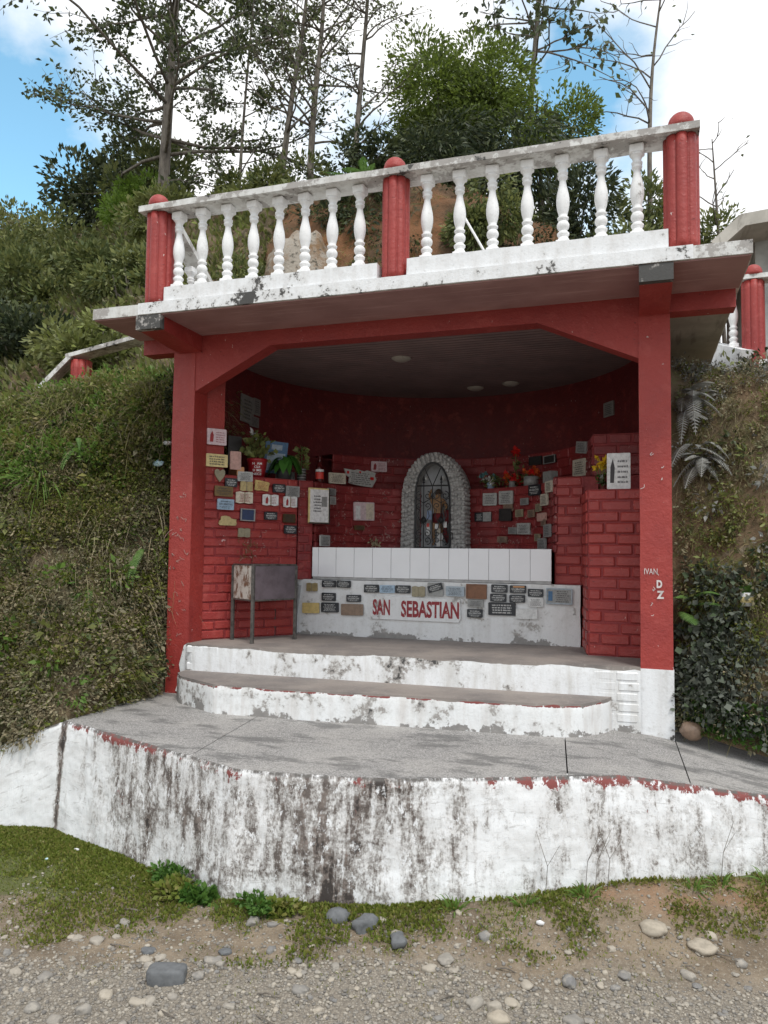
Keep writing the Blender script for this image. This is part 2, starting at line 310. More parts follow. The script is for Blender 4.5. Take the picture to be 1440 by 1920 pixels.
# ground: grey gravel near the camera, brown earth and moss towards the wall
k = N('gravel_earth'); p = k.pos(); s = k.sep(p); n1 = k.noise(p, 2.2, 6, .62); n2 = k.noise(p, 70, 5, .7); n3 = k.noise(p, 5, 6, .65); vv = k.vor(p, 95)
ln = k.math('SUBTRACT', s[1], k.math('ADD', k.math('MULTIPLY', s[0], .26), -2.42))       # along-road line
f = k.math('ADD', ln, k.math('MULTIPLY', k.math('SUBTRACT', n1, .5), .5))
grav = k.mix(k.step(vv, .1, .55), (.33, .295, .245), (.15, .13, .105)); grav = k.mix(k.step(n2, .4, .65), grav, (.24, .21, .17))
earth = k.mix(k.step(n3, .35, .65), (.225, .175, .122), (.13, .098, .066)); earth = k.mix(k.math('MULTIPLY', k.step(n2, .5, .68), .6), earth, (.30, .255, .195))
c = k.mix(k.step(f, -.02, .22), grav, earth)
oz = k.math('MULTIPLY', k.step(s[0], 2.3, 2.8), k.step(n1, .40, .56)); c = k.mix(k.math('MULTIPLY', oz, k.math('MULTIPLY', k.step(f, .38, .6), .6)), c, (.25, .13, .065))
ms = k.math('ADD', k.math('MULTIPLY', f, .8), k.math('MULTIPLY', n3, .5)); c = k.mix(k.step(ms, .74, .86), c, (.09, .10, .03))
b = k.bump(vv, .4, .012); k.bump(n3, .5, .03, b); MAT['ground'] = k.fin(c, .92)
k = N('stone'); p = k.pos(); n = k.noise(p, 26, 5, .65); r = k.orand()
c = k.mix(r, (.17, .165, .16), (.37, .325, .26)); c = k.mix(k.math('MULTIPLY', k.step(n, .45, .7), .6), c, (.40, .36, .30)); k.bump(n, .3, .006); MAT['stone'] = k.fin(c, .8)
k = N('pebble'); r = k.island(); p = k.pos(); n = k.noise(p, 60, 3)
c = k.mix(r, (.135, .125, .115), (.38, .34, .28)); c = k.mix(k.math('MULTIPLY', k.step(n, .45, .7), .6), c, (.26, .24, .205)); MAT['pebble'] = k.fin(c, .85)
MAT['house'] = simple('grey_render', (.42, .42, .40), .85, .15, 7, 0, .3)
MAT['litter'] = simple('pale_plastic', (.45, .62, .68), .4, .05)
MAT['litter_white'] = simple('white_litter', (.7, .7, .7), .5, .05)
MAT['plank'] = simple('grey_plank', (.42, .42, .42), .8, .2)

# ------------------------------------------------------------------ object helpers
def mesh_from(name, V, F, mat=None, smooth=False):
    me = bpy.data.meshes.new(name); me.from_pydata([tuple(map(float, v)) for v in V], [], [tuple(f) for f in F]); me.update()
    if mat is not None: me.materials.append(MAT[mat] if isinstance(mat, str) else mat)
    if smooth: me.polygons.foreach_set('use_smooth', [True]*len(me.polygons))
    return me
def fast_mesh(name, V, F, mat, smooth=False):
    V = np.asarray(V, np.float32); F = np.asarray(F, np.int32); k = F.shape[1]
    me = bpy.data.meshes.new(name); me.vertices.add(len(V)); me.vertices.foreach_set('co', V.ravel())
    me.loops.add(F.size); me.loops.foreach_set('vertex_index', F.ravel()); me.polygons.add(len(F))
    me.polygons.foreach_set('loop_start', np.arange(0, F.size, k, dtype=np.int32))
    if smooth: me.polygons.foreach_set('use_smooth', np.ones(len(F), bool))
    me.update(calc_edges=True); me.validate()
    me.materials.append(MAT[mat]); return me
def link(name, me, parent=None, local=False, label=None, cat=None, group=None, kind=None, mw=None):
    o = bpy.data.objects.new(name, me); COL.objects.link(o)
    if mw is not None: o.matrix_basis = mw
    if parent is not None:
        o.parent = parent
        if not local: o.matrix_parent_inverse = parent_world(parent).inverted()
    for kk, v in (('label', label), ('category', cat), ('group', group), ('kind', kind)):
        if v: o[kk] = v
    return o
def parent_world(o):
    if o.parent is None: return o.matrix_basis.copy()
    return parent_world(o.parent) @ o.matrix_parent_inverse @ o.matrix_basis
def thing(name, loc, label, cat, group=None, rz=0):
    return link(name, None, None, label=label, cat=cat, group=group, mw=Matrix.Translation(loc) @ Matrix.Rotation(rz, 4, 'Z'))
class B:
    """collects shapes into one mesh"""
    def __init__(s): s.V = []; s.F = []
    def add(s, V, F):
        o = len(s.V); s.V += [tuple(v) for v in V]; s.F += [tuple(i+o for i in f) for f in F]; return s
    def box(s, x0, x1, y0, y1, z0, z1, bev=0.0):
        if not bev:
            return s.add([(x0, y0, z0), (x1, y0, z0), (x1, y1, z0), (x0, y1, z0), (x0, y0, z1), (x1, y0, z1), (x1, y1, z1), (x0, y1, z1)],
                         [(0, 3, 2, 1), (4, 5, 6, 7), (0, 1, 5, 4), (1, 2, 6, 5), (2, 3, 7, 6), (3, 0, 4, 7)])
        V, F = bevbox(x0, x1, y0, y1, z0, z1, bev); return s.add(V, F)
    def prism(s, poly, z0, z1):
        n = len(poly); V = [(p[0], p[1], z0) for p in poly]+[(p[0], p[1], z1) for p in poly]
        F = [tuple(range(n-1, -1, -1)), tuple(range(n, 2*n))]+[(i, (i+1) % n, n+(i+1) % n, n+i) for i in range(n)]
        return s.add(V, F)
    def tube(s, pts, r, seg=6, closed=False):
        pts = [Vector(p) for p in pts]; n = len(pts); rs = r if isinstance(r, (list, tuple)) else [r]*n
        V = []; F = []; up = Vector((0, 0, 1)); prev = None
        for i, p in enumerate(pts):
            a = pts[(i-1) % n] if (closed or i) else p; b = pts[(i+1) % n] if (closed or i < n-1) else p
            t = (b-a).normalized() if (b-a).length > 1e-9 else up
            if prev is None: x = t.orthogonal().normalized()
            else:
                x = prev-t*prev.dot(t); x = x.normalized() if x.length > 1e-6 else t.orthogonal().normalized()
            prev = x; y = t.cross(x)
            for j in range(seg):
                an = 2*math.pi*j/seg; V.append(p+(x*math.cos(an)+y*math.sin(an))*rs[i])
        m = n if closed else n-1
        for i in range(m):
            for j in range(seg):
                F.append((i*seg+j, i*seg+(j+1) % seg, ((i+1) % n)*seg+(j+1) % seg, ((i+1) % n)*seg+j))
        if not closed: F += [tuple(range(seg-1, -1, -1)), tuple((n-1)*seg+j for j in range(seg))]
        return s.add(V, F)
    def lathe(s, prof, seg=16, c=(0, 0, 0)):
        V = []; F = []; n = len(prof)
        for r, z in prof:
            for j in range(seg):
                a = 2*math.pi*j/seg; V.append((c[0]+r*math.cos(a), c[1]+r*math.sin(a), c[2]+z))
        for i in range(n-1):
            for j in range(seg): F.append((i*seg+j, i*seg+(j+1) % seg, (i+1)*seg+(j+1) % seg, (i+1)*seg+j))
        F += [tuple(range(seg-1, -1, -1)), tuple((n-1)*seg+j for j in range(seg))]
        return s.add(V, F)
    def build(s, name, mat, parent=None, smooth=False, **kw):
        return link(name, mesh_from(name, s.V, s.F, mat, smooth), parent, **kw)
def bevbox(x0, x1, y0, y1, z0, z1, b):
    V = []; idx = {}
    for ix, x in ((-1, x0), (1, x1)):
        for iy, y in ((-1, y0), (1, y1)):
            for iz, z in ((-1, z0), (1, z1)):
                for ax in range(3):
                    q = [x-ix*b, y-iy*b, z-iz*b]; q[ax] = (x, y, z)[ax]
                    idx[(ix, iy, iz, ax)] = len(V); V.append(tuple(q))
    F = []
    for ax in range(3):
        o1, o2 = [a for a in range(3) if a != ax]
        for sg in (-1, 1):
            f = []
            for a, c in ((-1, -1), (1, -1), (1, 1), (-1, 1)):
                key = [0, 0, 0]; key[ax] = sg; key[o1] = a; key[o2] = c; f.append(idx[(*key, ax)])
            F.append(f)
    for ax in range(3):
        o1, o2 = [a for a in range(3) if a != ax]
        for a in (-1, 1):
            for c in (-1, 1):
                f = []
                for e, axx in ((-1, o1), (1, o1), (1, o2), (-1, o2)):
                    key = [0, 0, 0]; key[ax] = e; key[o1] = a; key[o2] = c; f.append(idx[(*key, axx)])
                F.append(f)
    for ix in (-1, 1):
        for iy in (-1, 1):
            for iz in (-1, 1): F.append([idx[(ix, iy, iz, a)] for a in range(3)])
    # make outward
    cx, cy, cz = (x0+x1)/2, (y0+y1)/2, (z0+z1)/2; out = []
    for f in F:
        a, b2, c = (Vector(V[i]) for i in f[:3]); n = (b2-a).cross(c-a); m = sum((Vector(V[i]) for i in f), Vector())/len(f)-Vector((cx, cy, cz))
        out.append(tuple(f) if n.dot(m) > 0 else tuple(reversed(f)))
    return V, out
def vnoise(P, sc, seed=0, octv=4):
    """cheap smooth value noise, P (n,3) -> (n,), about -1..1"""
    P = np.asarray(P, float)*sc+seed*17.31; tot = np.zeros(len(P)); amp = 1; s = 0
    for o in range(octv):
        i = np.floor(P).astype(np.int64); f = P-i; f = f*f*(3-2*f); r = np.zeros(len(P))
        for dx in (0, 1):
            for dy in (0, 1):
                for dz in (0, 1):
                    h = (i[:, 0]+dx)*374761393+(i[:, 1]+dy)*668265263+(i[:, 2]+dz)*2147483647+seed*974711
                    h = (h ^ (h >> 13))*1274126177; h = (h ^ (h >> 16)) & 0xffff
                    wgt = (f[:, 0] if dx else 1-f[:, 0])*(f[:, 1] if dy else 1-f[:, 1])*(f[:, 2] if dz else 1-f[:, 2])
                    r += wgt*(h/32767.5-1)
        tot += amp*r; s += amp; amp *= .5; P = P*2.03+5.1
    return tot/s

# ================================================================== SETTING: ground
def axis(lo, hi, step, far, n=22):
    core = np.arange(lo, hi+step/2, step); g = np.geomspace(step*1.5, far, n)
    return np.concatenate([(lo-g)[::-1], core, hi+g])
WALL = [(-6.0, -1.9), (-2.2, -1.30), (-.46, -1.0), (.0, -.97), (.35, -1.105), (.70, -1.24), (1.05, -1.375), (1.37, -1.50), (1.72, -1.47), (2.09, -1.40), (2.55, -1.20), (3.0, -.975), (3.63, -.70), (4.4, -.40), (6.0, .1)]
WTOP = [-.8, -.55, -.17, 0, 0, 0, 0, 0, 0, 0, 0, -.005, -.104, -.22, -.4]
wx = np.array([p[0] for p in WALL]); wy = np.array([p[1] for p in WALL]); wt = np.array(WTOP)
def ground_z(x, y):
    x = np.asarray(x, float); y = np.asarray(y, float)
    yw = np.interp(x, wx, wy)
    d = np.clip(yw-y, 0, None)                                   # metres in front of the wall
    base = np.interp(x, [-1, .0, 1.3, 2.1, 3.0, 4.5], [-.64, -.60, -.555, -.515, -.455, -.42])
    t = np.clip(d/.75, 0, 1); t = t*t*(3-2*t)
    z = base*(1-t)+(-.625)*t
    P = np.stack([x.ravel(), y.ravel(), np.zeros(x.size)], 1)
    z = z+(vnoise(P, 3.0, 1, 4).reshape(x.shape)*.018+vnoise(P, 14, 2, 3).reshape(x.shape)*.007)
    return z
X = axis(-.9, 4.6, .03, 400); Y = axis(-3.3, -.2, .03, 400)
XX, YY = np.meshgrid(X, Y); ZZ = ground_z(XX, YY); ZZ = np.where(YY > .5, -.75, ZZ)
nx = len(X); ny = len(Y)
ii = (np.arange(ny-1)[:, None]*nx+np.arange(nx-1)[None]).ravel()
GF = np.stack([ii, ii+1, ii+nx+1, ii+nx], 1)
link('ground', fast_mesh('ground', np.stack([XX, YY, ZZ], 2).reshape(-1, 3), GF, 'ground', True), kind='structure')

# ------------------------------------------------------------------ hillside lofts
def catmull(P, n):
    P = np.asarray(P, float); m = len(P); t = np.linspace(0, m-1, n); i = np.clip(np.floor(t).astype(int), 0, m-2); f = (t-i)
    sh = (-1,)+(1,)*(P.ndim-1); f = f.reshape(sh)
    p0 = P[np.clip(i-1, 0, m-1)]; p1 = P[i]; p2 = P[i+1]; p3 = P[np.clip(i+2, 0, m-1)]
    return .5*((2*p1)+(-p0+p2)*f+(2*p0-5*p1+4*p2-p3)*f*f+(-p0+3*p1-3*p2+p3)*f**3)
def loft(cols, nu, nv, amp, seed):
    A = catmull(np.array(cols, float), nu)                        # nu x rows x 3
    A = np.swapaxes(catmull(np.swapaxes(A, 0, 1), nv), 0, 1)     # nu x nv x 3
    du = np.gradient(A, axis=0); dv = np.gradient(A, axis=1); Nn = np.cross(du, dv); Nn /= np.linalg.norm(Nn, axis=2, keepdims=True)+1e-9
    P = A.reshape(-1, 3); d = vnoise(P, .9, seed, 4)*amp+vnoise(P, 2.3, seed+4, 3)*amp*.75+vnoise(P, 6, seed+1, 3)*amp*.4
    scale = np.clip(np.linalg.norm(P-np.array(CAM), axis=1)/7, .6, 2.5)
    fade = np.ones((nu, nv)); fade[:, :max(2, nv//30)] = .1
    return A+Nn*(d*scale).reshape(nu, nv, 1)*fade[..., None], Nn
def patch(name, A, mat, **kw):
    nu, nv = A.shape[:2]; i = (np.arange(nu-1)[:, None]*nv+np.arange(nv-1)[None]).ravel()
    F = np.stack([i, i+nv, i+nv+1, i+1], 1)
    return link(name, fast_mesh(name, A.reshape(-1, 3), F, mat, True), **kw)
LC = [  # columns from the shrine's left side outwards: foot, mid, crest, shelf, slope, ridge, beyond
 [(-.02, .70, 0), (-.03, .75, 1.2), (-.04, .95, 2.25), (-.30, 2.2, 2.5), (-.75, 3.4, 4.3), (-1.0, 4.2, 5.6), (-1.5, 7, 6.2)],
 [(-.01, .04, 0), (-.12, .2, 1.1), (-.24, .42, 2.2), (-.55, 1.5, 2.45), (-1.2, 3.2, 4.2), (-1.7, 4.4, 5.6), (-2.5, 7.5, 6.5)],
 [(-.03, -.50, 0), (-.35, -.2, 1.0), (-.72, .35, 2.12), (-1.0, 1.3, 2.45), (-1.9, 3.0, 4.1), (-2.6, 4.6, 5.7), (-4, 8, 7)],
 [(-.06, -.92, -.03), (-.62, -.45, 1.0), (-1.28, .2, 2.02), (-1.6, 1.3, 2.35), (-2.8, 3.1, 4.0), (-3.6, 5.0, 5.8), (-6, 9, 7.6)],
 [(-.48, -.97, -.20), (-1.1, -.7, .85), (-1.85, -.2, 1.75), (-2.5, 1.0, 2.1), (-4.0, 3.2, 3.9), (-5.2, 5.8, 6.1), (-9, 11, 8.6)],
 [(-1.6, -1.2, -.5), (-2.2, -1.0, .6), (-3.0, -.5, 1.5), (-3.8, .8, 2.0), (-5.6, 3.4, 3.9), (-7.6, 6.6, 6.5), (-13, 12, 9.4)],
 [(-4.5, -1.8, -.7), (-5, -1.5, .5), (-5.8, -1.0, 1.4), (-6.8, .6, 2.0), (-9, 3.6, 4.2), (-12, 7, 7.0), (-20, 12, 10)],
 [(-9, -3, -.8), (-10, -2.5, .5), (-11, -2, 1.4), (-13, 0, 2.2), (-16, 4, 4.5), (-20, 8, 7.5), (-30, 13, 11)]]
HL, HLn = loft(LC, 260, 260, .15, 3)
patch('hillside', HL, 'soil', kind='structure')
BC = [[(-.9, 2.2, 2.50), (-.95, 3.0, 3.5), (-1.0, 3.4, 4.6), (-1.0, 3.9, 5.3), (-1.1, 4.6, 5.7), (-1.2, 6, 6), (-1.5, 10, 6.2)],
      [(.0, 2.7, 2.50), (-.1, 3.1, 3.5), (-.1, 3.4, 4.6), (0, 3.8, 5.35), (0, 4.5, 5.7), (0, 6, 6), (0, 10, 6)],
      [(1.0, 2.72, 2.50), (1.0, 3.1, 3.4), (1.0, 3.5, 4.4), (1, 3.9, 5.1), (1, 4.5, 5.5), (1, 6, 5.7), (1, 10, 5.8)],
      [(2.1, 2.72, 2.50), (2.1, 3.1, 3.2), (2.1, 3.7, 4.0), (2.1, 4.2, 4.7), (2.1, 4.8, 5.0), (2.1, 6, 5.2), (2.1, 10, 5.2)],
      [(3.2, 2.72, 2.50), (3.2, 3.3, 2.9), (3.2, 4.0, 3.5), (3.2, 4.6, 4.0), (3.2, 5.2, 4.3), (3.2, 6.5, 4.4), (3.2, 10, 4.4)],
      [(4.6, 2.72, 2.45), (4.6, 3.6, 2.55), (4.6, 4.4, 2.7), (4.6, 5.4, 2.9), (4.6, 6.2, 3.0), (4.6, 7.5, 3.2), (4.6, 11, 3.3)],
      [(9, 2.72, 2.4), (9, 3.6, 2.5), (9, 4.4, 2.6), (9, 5.4, 2.7), (9, 6.2, 2.8), (9, 7.5, 2.9), (9, 11, 3)]]
HB, HBn = loft(BC, 220, 150, .10, 9)
patch('hillside', HB, 'orange', kind='structure')
RC = [[(3.20, .25, 0), (3.20, .40, 1.1), (3.20, .75, 2.2), (3.20, 1.6, 2.44), (3.2, 2.2, 2.44), (3.2, 2.9, 2.45), (3.3, 4, 2.45)],
      [(3.42, .0, -.01), (3.46, .35, 1.1), (3.50, .85, 2.12), (3.55, 1.5, 2.25), (3.6, 2.2, 2.35), (3.65, 2.9, 2.4), (3.7, 4, 2.45)],
      [(3.72, -.10, -.07), (3.80, .25, 1.1), (3.88, .80, 2.15), (3.9, 1.5, 2.3), (3.9, 2.2, 2.35), (3.9, 2.9, 2.4), (3.9, 4, 2.45)],
      [(4.4, -.08, -.20), (4.5, .3, 1.1), (4.6, .8, 2.15), (4.6, 1.5, 2.3), (4.6, 2.2, 2.35), (4.6, 2.9, 2.4), (4.6, 4, 2.45)],
      [(6, .1, -.4), (6, .6, .9), (6.2, 1.1, 1.9), (6.2, 1.8, 2.2), (6.2, 2.4, 2.3), (6.2, 3, 2.4), (6.2, 4, 2.45)],
      [(12, .5, -.5), (12, 1, .7), (12, 1.6, 1.5), (12, 2.4, 2), (12, 3, 2.2), (12, 3.6, 2.3), (12, 5, 2.4)]]
HR, HRn = loft(RC, 160, 160, .055, 15)
patch('hillside', HR, 'soil', kind='structure')

# ================================================================== TERRACE
terr = thing('terrace', (1.8, -1.2, -.6), 'raised concrete terrace with flaking white and red painted retaining wall', 'terrace')
def resample(xs, ys, zs, step):
    seg = np.hypot(np.diff(xs), np.diff(ys)); s = np.concatenate([[0], np.cumsum(seg)]); n = int(s[-1]/step)+1; t = np.linspace(0, s[-1], n)
    return np.interp(t, s, xs), np.interp(t, s, ys), np.interp(t, s, zs), t
def wall_mesh(i0, i1, step=.012, nv=60, h=.72, seed=21, u0=0):
    x, y, z, t = resample(wx[i0:i1+1], wy[i0:i1+1], wt[i0:i1+1], step); n = len(x)
    tx = np.gradient(x); ty = np.gradient(y); L = np.hypot(tx, ty); nxv = ty/L; nyv = -tx/L
    for q in range(3):
        nxv[1:-1] = (nxv[:-2]+nxv[1:-1]+nxv[2:])/3; nyv[1:-1] = (nyv[:-2]+nyv[1:-1]+nyv[2:])/3
    v = np.linspace(0, 1, nv); rows = []
    Pn = np.stack([np.repeat(t, nv), np.tile(v*h, n), np.zeros(n*nv)], 1)
    dsp = (vnoise(Pn, 3, seed, 3)*.012+vnoise(Pn, 14, seed+1, 3)*.005+vnoise(Pn, 50, seed+2, 2)*.002).reshape(n, nv)
    bat = .05*v[None]                                            # battered face
    off = dsp+bat-.006*np.exp(-(v[None]*h/.012)**2)*1.5
    V = np.stack([x[:, None]+nxv[:, None]*off, y[:, None]+nyv[:, None]*off, z[:, None]-v[None]*h+vnoise(np.stack([t*9, t*0, t*0], 1), 1, seed+5, 3)[:, None]*.004*(1-v[None])], 2)
    # lip back onto the top
    lip = np.stack([x-nxv*.05, y-nyv*.05, z-.0+.0*x], 1)[:, None, :]
    V = np.concatenate([lip, V], 1); nv += 1
    i = (np.arange(n-1)[:, None]*nv+np.arange(nv-1)[None]).ravel(); F = np.stack([i, i+1, i+nv+1, i+nv], 1)
    me = fast_mesh('retaining_wall', V.reshape(-1, 3), F, 'flaking', True)
    uvl = me.uv_layers.new(name='UVMap'); vi = np.zeros(len(me.loops), np.int32); me.loops.foreach_get('vertex_index', vi)
    uu_ = np.repeat(t+u0, nv); vv_ = np.tile(np.concatenate([[-.03], v*h]), n); uvl.data.foreach_set('uv', np.stack([uu_[vi], vv_[vi]], 1).astype(np.float32).ravel())
    return me
seglen = np.concatenate([[0], np.cumsum(np.hypot(np.diff(wx), np.diff(wy)))])
# the flaking ramp is read from the wing's end at x=-1.0: shift u so that the corner lies at u = 1.2
UO = 1.2-seglen[3]
link('wing_wall', wall_mesh(1, 3, seed=31, u0=UO+seglen[1], h=.75), terr)
link('retaining_wall', wall_mesh(3, 13, u0=UO+seglen[3]), terr)
# paving slabs
def slab(poly, zf, name='paving_slab', mat='concrete', thick=.10):
    n = len(poly); V = [(x, y, zf(x)) for x, y in poly]+[(x, y, zf(x)-thick) for x, y in poly]
    F = [tuple(range(n)), tuple(range(2*n-1, n-1, -1))]+[(i, n+i, n+(i+1) % n, (i+1) % n) for i in range(n)]
    return link(name, mesh_from(name, V, F, mat), terr)
def front_pts(xa, xb):
    xs = [xa]+[x for x in wx if xa < x < xb]+[xb]; return [(x, float(np.interp(x, wx, wy))+.012) for x in xs]
zf0 = lambda x: .002 if x < 3.0 else float(np.interp(x, wx, wt))+.002
cuts = [(-.005, 1.06, -.01, .80), (1.066, 2.78, .806, 2.60), (2.786, 3.30, 2.606, 3.25), (3.306, 6.0, 3.256, 6.0)]
for xa, xb, ba, bb in cuts:
    fr = front_pts(xa, xb)
    slab(fr+[(bb, .7), (ba, .7)], zf0)
b_ = B(); pl = [(x, y+.06) for x, y in zip(wx[2:14], wy[2:14])]+[(4.4, 1.0), (-.4, 1.0)]
V = [(x, y, (np.interp(x, wx, wt) if y < .9 else -.1)-.11) for x, y in pl]+[(x, y, -1.0) for x, y in pl]; n = len(pl)
b_.add(V, [tuple(range(n)), tuple(range(2*n-1, n-1, -1))]+[(i, n+i, n+(i+1) % n, (i+1) % n) for i in range(n)]); b_.build('terrace_core', 'bare', terr)

# ================================================================== SHRINE
W, P_, HB_, S0, S1, D = 3.27, .172, 2.363, 2.472, 2.545, .497
sh = thing('shrine_pavilion', (1.63, 0, 0), 'open roadside shrine of red painted concrete and brick with white balustrade on its roof', 'shrine')
def part(b, name, mat, parent=sh, smooth=False, **kw): return b.build(name, mat, parent, smooth, **kw)
# posts, subdivided a little uneven
def rough_box(x0, x1, y0, y1, z0, z1, name, mat, parent=sh, amp=.003, n=(4, 4, 60), seed=1):
    """box of grids with uneven plaster surface"""
    V = []; F = []
    def face(o, a, b2, na, nb):
        base = len(V)
        for i in range(na+1):
            for j in range(nb+1): V.append(np.array(o)+np.array(a)*i/na+np.array(b2)*j/nb)
        for i in range(na):
            for j in range(nb): q = base+i*(nb+1)+j; F.append((q, q+nb+1, q+nb+2, q+1))
    dx, dy, dz = x1-x0, y1-y0, z1-z0; a, b2, c = n
    face((x0, y0, z0), (dx, 0, 0), (0, 0, dz), a, c); face((x1, y0, z0), (0, dy, 0), (0, 0, dz), b2, c); face((x1, y1, z0), (-dx, 0, 0), (0, 0, dz), a, c); face((x0, y1, z0), (0, -dy, 0), (0, 0, dz), b2, c)
    face((x0, y0, z1), (dx, 0, 0), (0, dy, 0), a, b2); face((x0, y1, z0), (dx, 0, 0), (0, -dy, 0), a, b2)
    V = np.array(V); d = np.stack([vnoise(V, 7, seed+q, 3) for q in range(3)], 1)*amp; V = V+d
    return link(name, mesh_from(name, V, F, mat), parent)
lp = rough_box(0, P_, 0, P_, -.12, HB_, 'post', 'red', seed=2)
rp = rough_box(W-P_, W, 0, P_, -.2, HB_, 'post', 'red', seed=5)
rough_box(W-P_-.004, W+.004, -.004, P_+.004, -.2, .34, 'white_post_foot', 'white', rp, seed=8, n=(4, 4, 14), amp=.002)
b = B(); b.add([(.085, -.009, .02), (P_+.006, -.009, .0), (P_+.006, -.009, .35), (.145, -.009, .33), (.11, -.009, .20), (.13, -.009, .12), (.10, -.009, .06)], [(0, 1, 2, 3, 4, 5, 6)])
part(b, 'white_brush_marks', 'white', lp)
# front beam with haunches, running past the posts to the slab ends
bx = [(-.255, HB_), (-.255, S0), (W+.345, S0), (W+.345, HB_), (W, HB_), (W, HB_-.0), (W-P_-.001, HB_), (W-P_-.001, 2.108), (2.536, 2.357), (.728, 2.371), (P_+.001, 2.078), (P_+.001, HB_), (0, HB_)]
def xz_prism(b, poly, y0, y1):
    n = len(poly); V = [(x, y0, z) for x, z in poly]+[(x, y1, z) for x, z in poly]
    return b.add(V, [tuple(range(n-1, -1, -1)), tuple(range(n, 2*n))]+[(i, (i+1) % n, n+(i+1) % n, n+i) for i in range(n)])
b = B(); xz_prism(b, [(-.255, HB_+.001), (-.255, S0-.001), (W+.345, S0-.001), (W+.345, HB_+.001)], .004, .125)
xz_prism(b, [(P_-.002, 2.078), (P_-.002, HB_+.003), (.75, HB_+.003)], .0045, .124)
xz_prism(b, [(W-P_+.002, 2.108), (2.52, HB_+.003), (W-P_+.002, HB_+.003)], .0045, .124)
b2_ = [tuple(reversed(f)) for f in b.F]; b.F = b2_
part(b, 'front_beam', 'red_beam')
for xa, xb in ((.045, .22), (W-P_+.005, W-.005)):
    b = B(); b.add([(xa, -D+.008, 2.385), (xb, -D+.008, 2.385), (xb, .003, 2.352), (xa, .003, 2.352), (xa, -D+.008, S0-.001), (xb, -D+.008, S0-.001), (xb, .003, S0-.001), (xa, .003, S0-.001)],
                   [(0, 3, 2, 1), (4, 5, 6, 7), (0, 1, 5, 4), (1, 2, 6, 5), (2, 3, 7, 6), (3, 0, 4, 7)])
    cb = part(b, 'cantilever_beam', 'red_beam'); b = B(); b.box(xa-.003, xb+.003, -D-.001, -D+.045, 2.381, S0-.002); part(b, 'mouldy_beam_end', 'stub_black', cb)
b = B(); b.box(-.258, -.2555, .006, .123, HB_+.004, S0-.004); part(b, 'chipped_beam_end', 'stub_black')
# roof slab with fascia
sl_ = rough_box(-.292, W+.368, -D, 2.70, S0+.003, S1, 'roof_slab', 'rail', n=(60, 40, 3), amp=.004, seed=11)
b = B(); b.box(-.285, W+.361, -D+.012, .004, S0-.004, S0+.02); part(b, 'painted_soffit', 'soffit', sl_)
b = B(); b.box(W+.003, W+.361, .124, 2.68, S0-.004, S0+.02); part(b, 'side_soffit', 'bare', sl_); b = B(); b.box(-.285, -.01, .124, 2.68, S0-.004, S0+.02); part(b, 'side_soffit', 'bare', sl_)
b = B(); b.box(-.01, W+.002, .124, 2.66, S0-.006, S0+.018); ce = part(b, 'ceiling', 'ceiling', sl_)
for x, y in ((1.38, .95), (1.72, 2.12), (2.05, 2.02)):
    b = B(); b.lathe([(.001, -.02), (.045, -.02), (.06, -.012), (.075, -.004), (.078, .003)], 18, (x, y, S0-.008)); part(b, 'lamp_rose', 'bare', ce, True)
# fresh white fascia band, patchy: runs from the first pillar to the last
fb = rough_box(.06, 3.36, -D-.006, -D+.02, S0+.004, S1+.004, 'white_fascia', 'fascia', sl_, n=(120, 2, 4), amp=.003, seed=14)

# ---- balustrade (plinth mesh is the parent part)
YB0, YB1 = -D+.012, -D+.155
bal = rough_box(.235, 1.665, YB0, YB1, S1-.005, 2.645, 'balustrade', 'white', sh, n=(60, 3, 5), amp=.003, seed=17)
rough_box(1.845, 3.245, YB0, YB1, S1-.005, 2.650, 'plinth', 'white', bal, n=(60, 3, 5), amp=.003, seed=19)
def fluted(cx, cy, r, z0, z1, name='pillar'):
    seg = 96; prof = [z0+(z1-z0)*i/12 for i in range(13)]; V = []; F = []
    for z in prof:
        for j in range(seg):
            a = 2*math.pi*j/seg; rr_ = r*(.84+.17*abs(math.cos(4*a))**.5); V.append((cx+rr_*math.cos(a), cy+rr_*math.sin(a), z))
    n = len(prof)
    for i in range(n-1):
        for j in range(seg): F.append((i*seg+j, i*seg+(j+1) % seg, (i+1)*seg+(j+1) % seg, (i+1)*seg+j))
    F += [tuple(range(seg-1, -1, -1)), tuple((n-1)*seg+j for j in range(seg))]
    return V, F
def pillar(cx, cy, r, z0, z1, parent, name='pillar', dome=True):
    V, F = fluted(cx, cy, r, z0, z1); o = link(name, mesh_from(name, V, F, 'red', True), parent)
    if dome:
        b = B(); q = .066; b.lathe([(q, 0), (q, .022)]+[(q*math.cos(a), .022+q*math.sin(a)) for a in [i*math.pi/16 for i in range(1, 8)]]+[(.002, .022+q)], 20, (cx, cy-.028, z1+.040)); part(b, 'ball_cap', 'red', o, True)
    return o
PIL = [(.152, .088), (1.755, .082), (3.313, .088)]
for x, r in PIL: pillar(x, YB0+.072, r, S1-.004, 3.147, bal)
rail = rough_box(.045, 3.40, YB0-.025, YB1+.02, 3.150, 3.188, 'hand_rail', 'rail', bal, n=(140, 4, 2), amp=.0035, seed=23)
BPROF = [(.040, 0), (.040, .03), (.033, .045), (.030, .052), (.037, .062), (.038, .072), (.030, .082), (.026, .088), (.034, .098), (.038, .110), (.038, .122), (.033, .134), (.026, .142), (.034, .150), (.036, .160), (.028, .168),
         (.030, .180), (.036, .205), (.040, .235), (.040, .262), (.037, .29), (.031, .32), (.0255, .35), (.0235, .372), (.031, .380), (.033, .390), (.028, .396), (.033, .402), (.034, .412), (.027, .420), (.030, .434), (.037, .448), (.043, .456)]
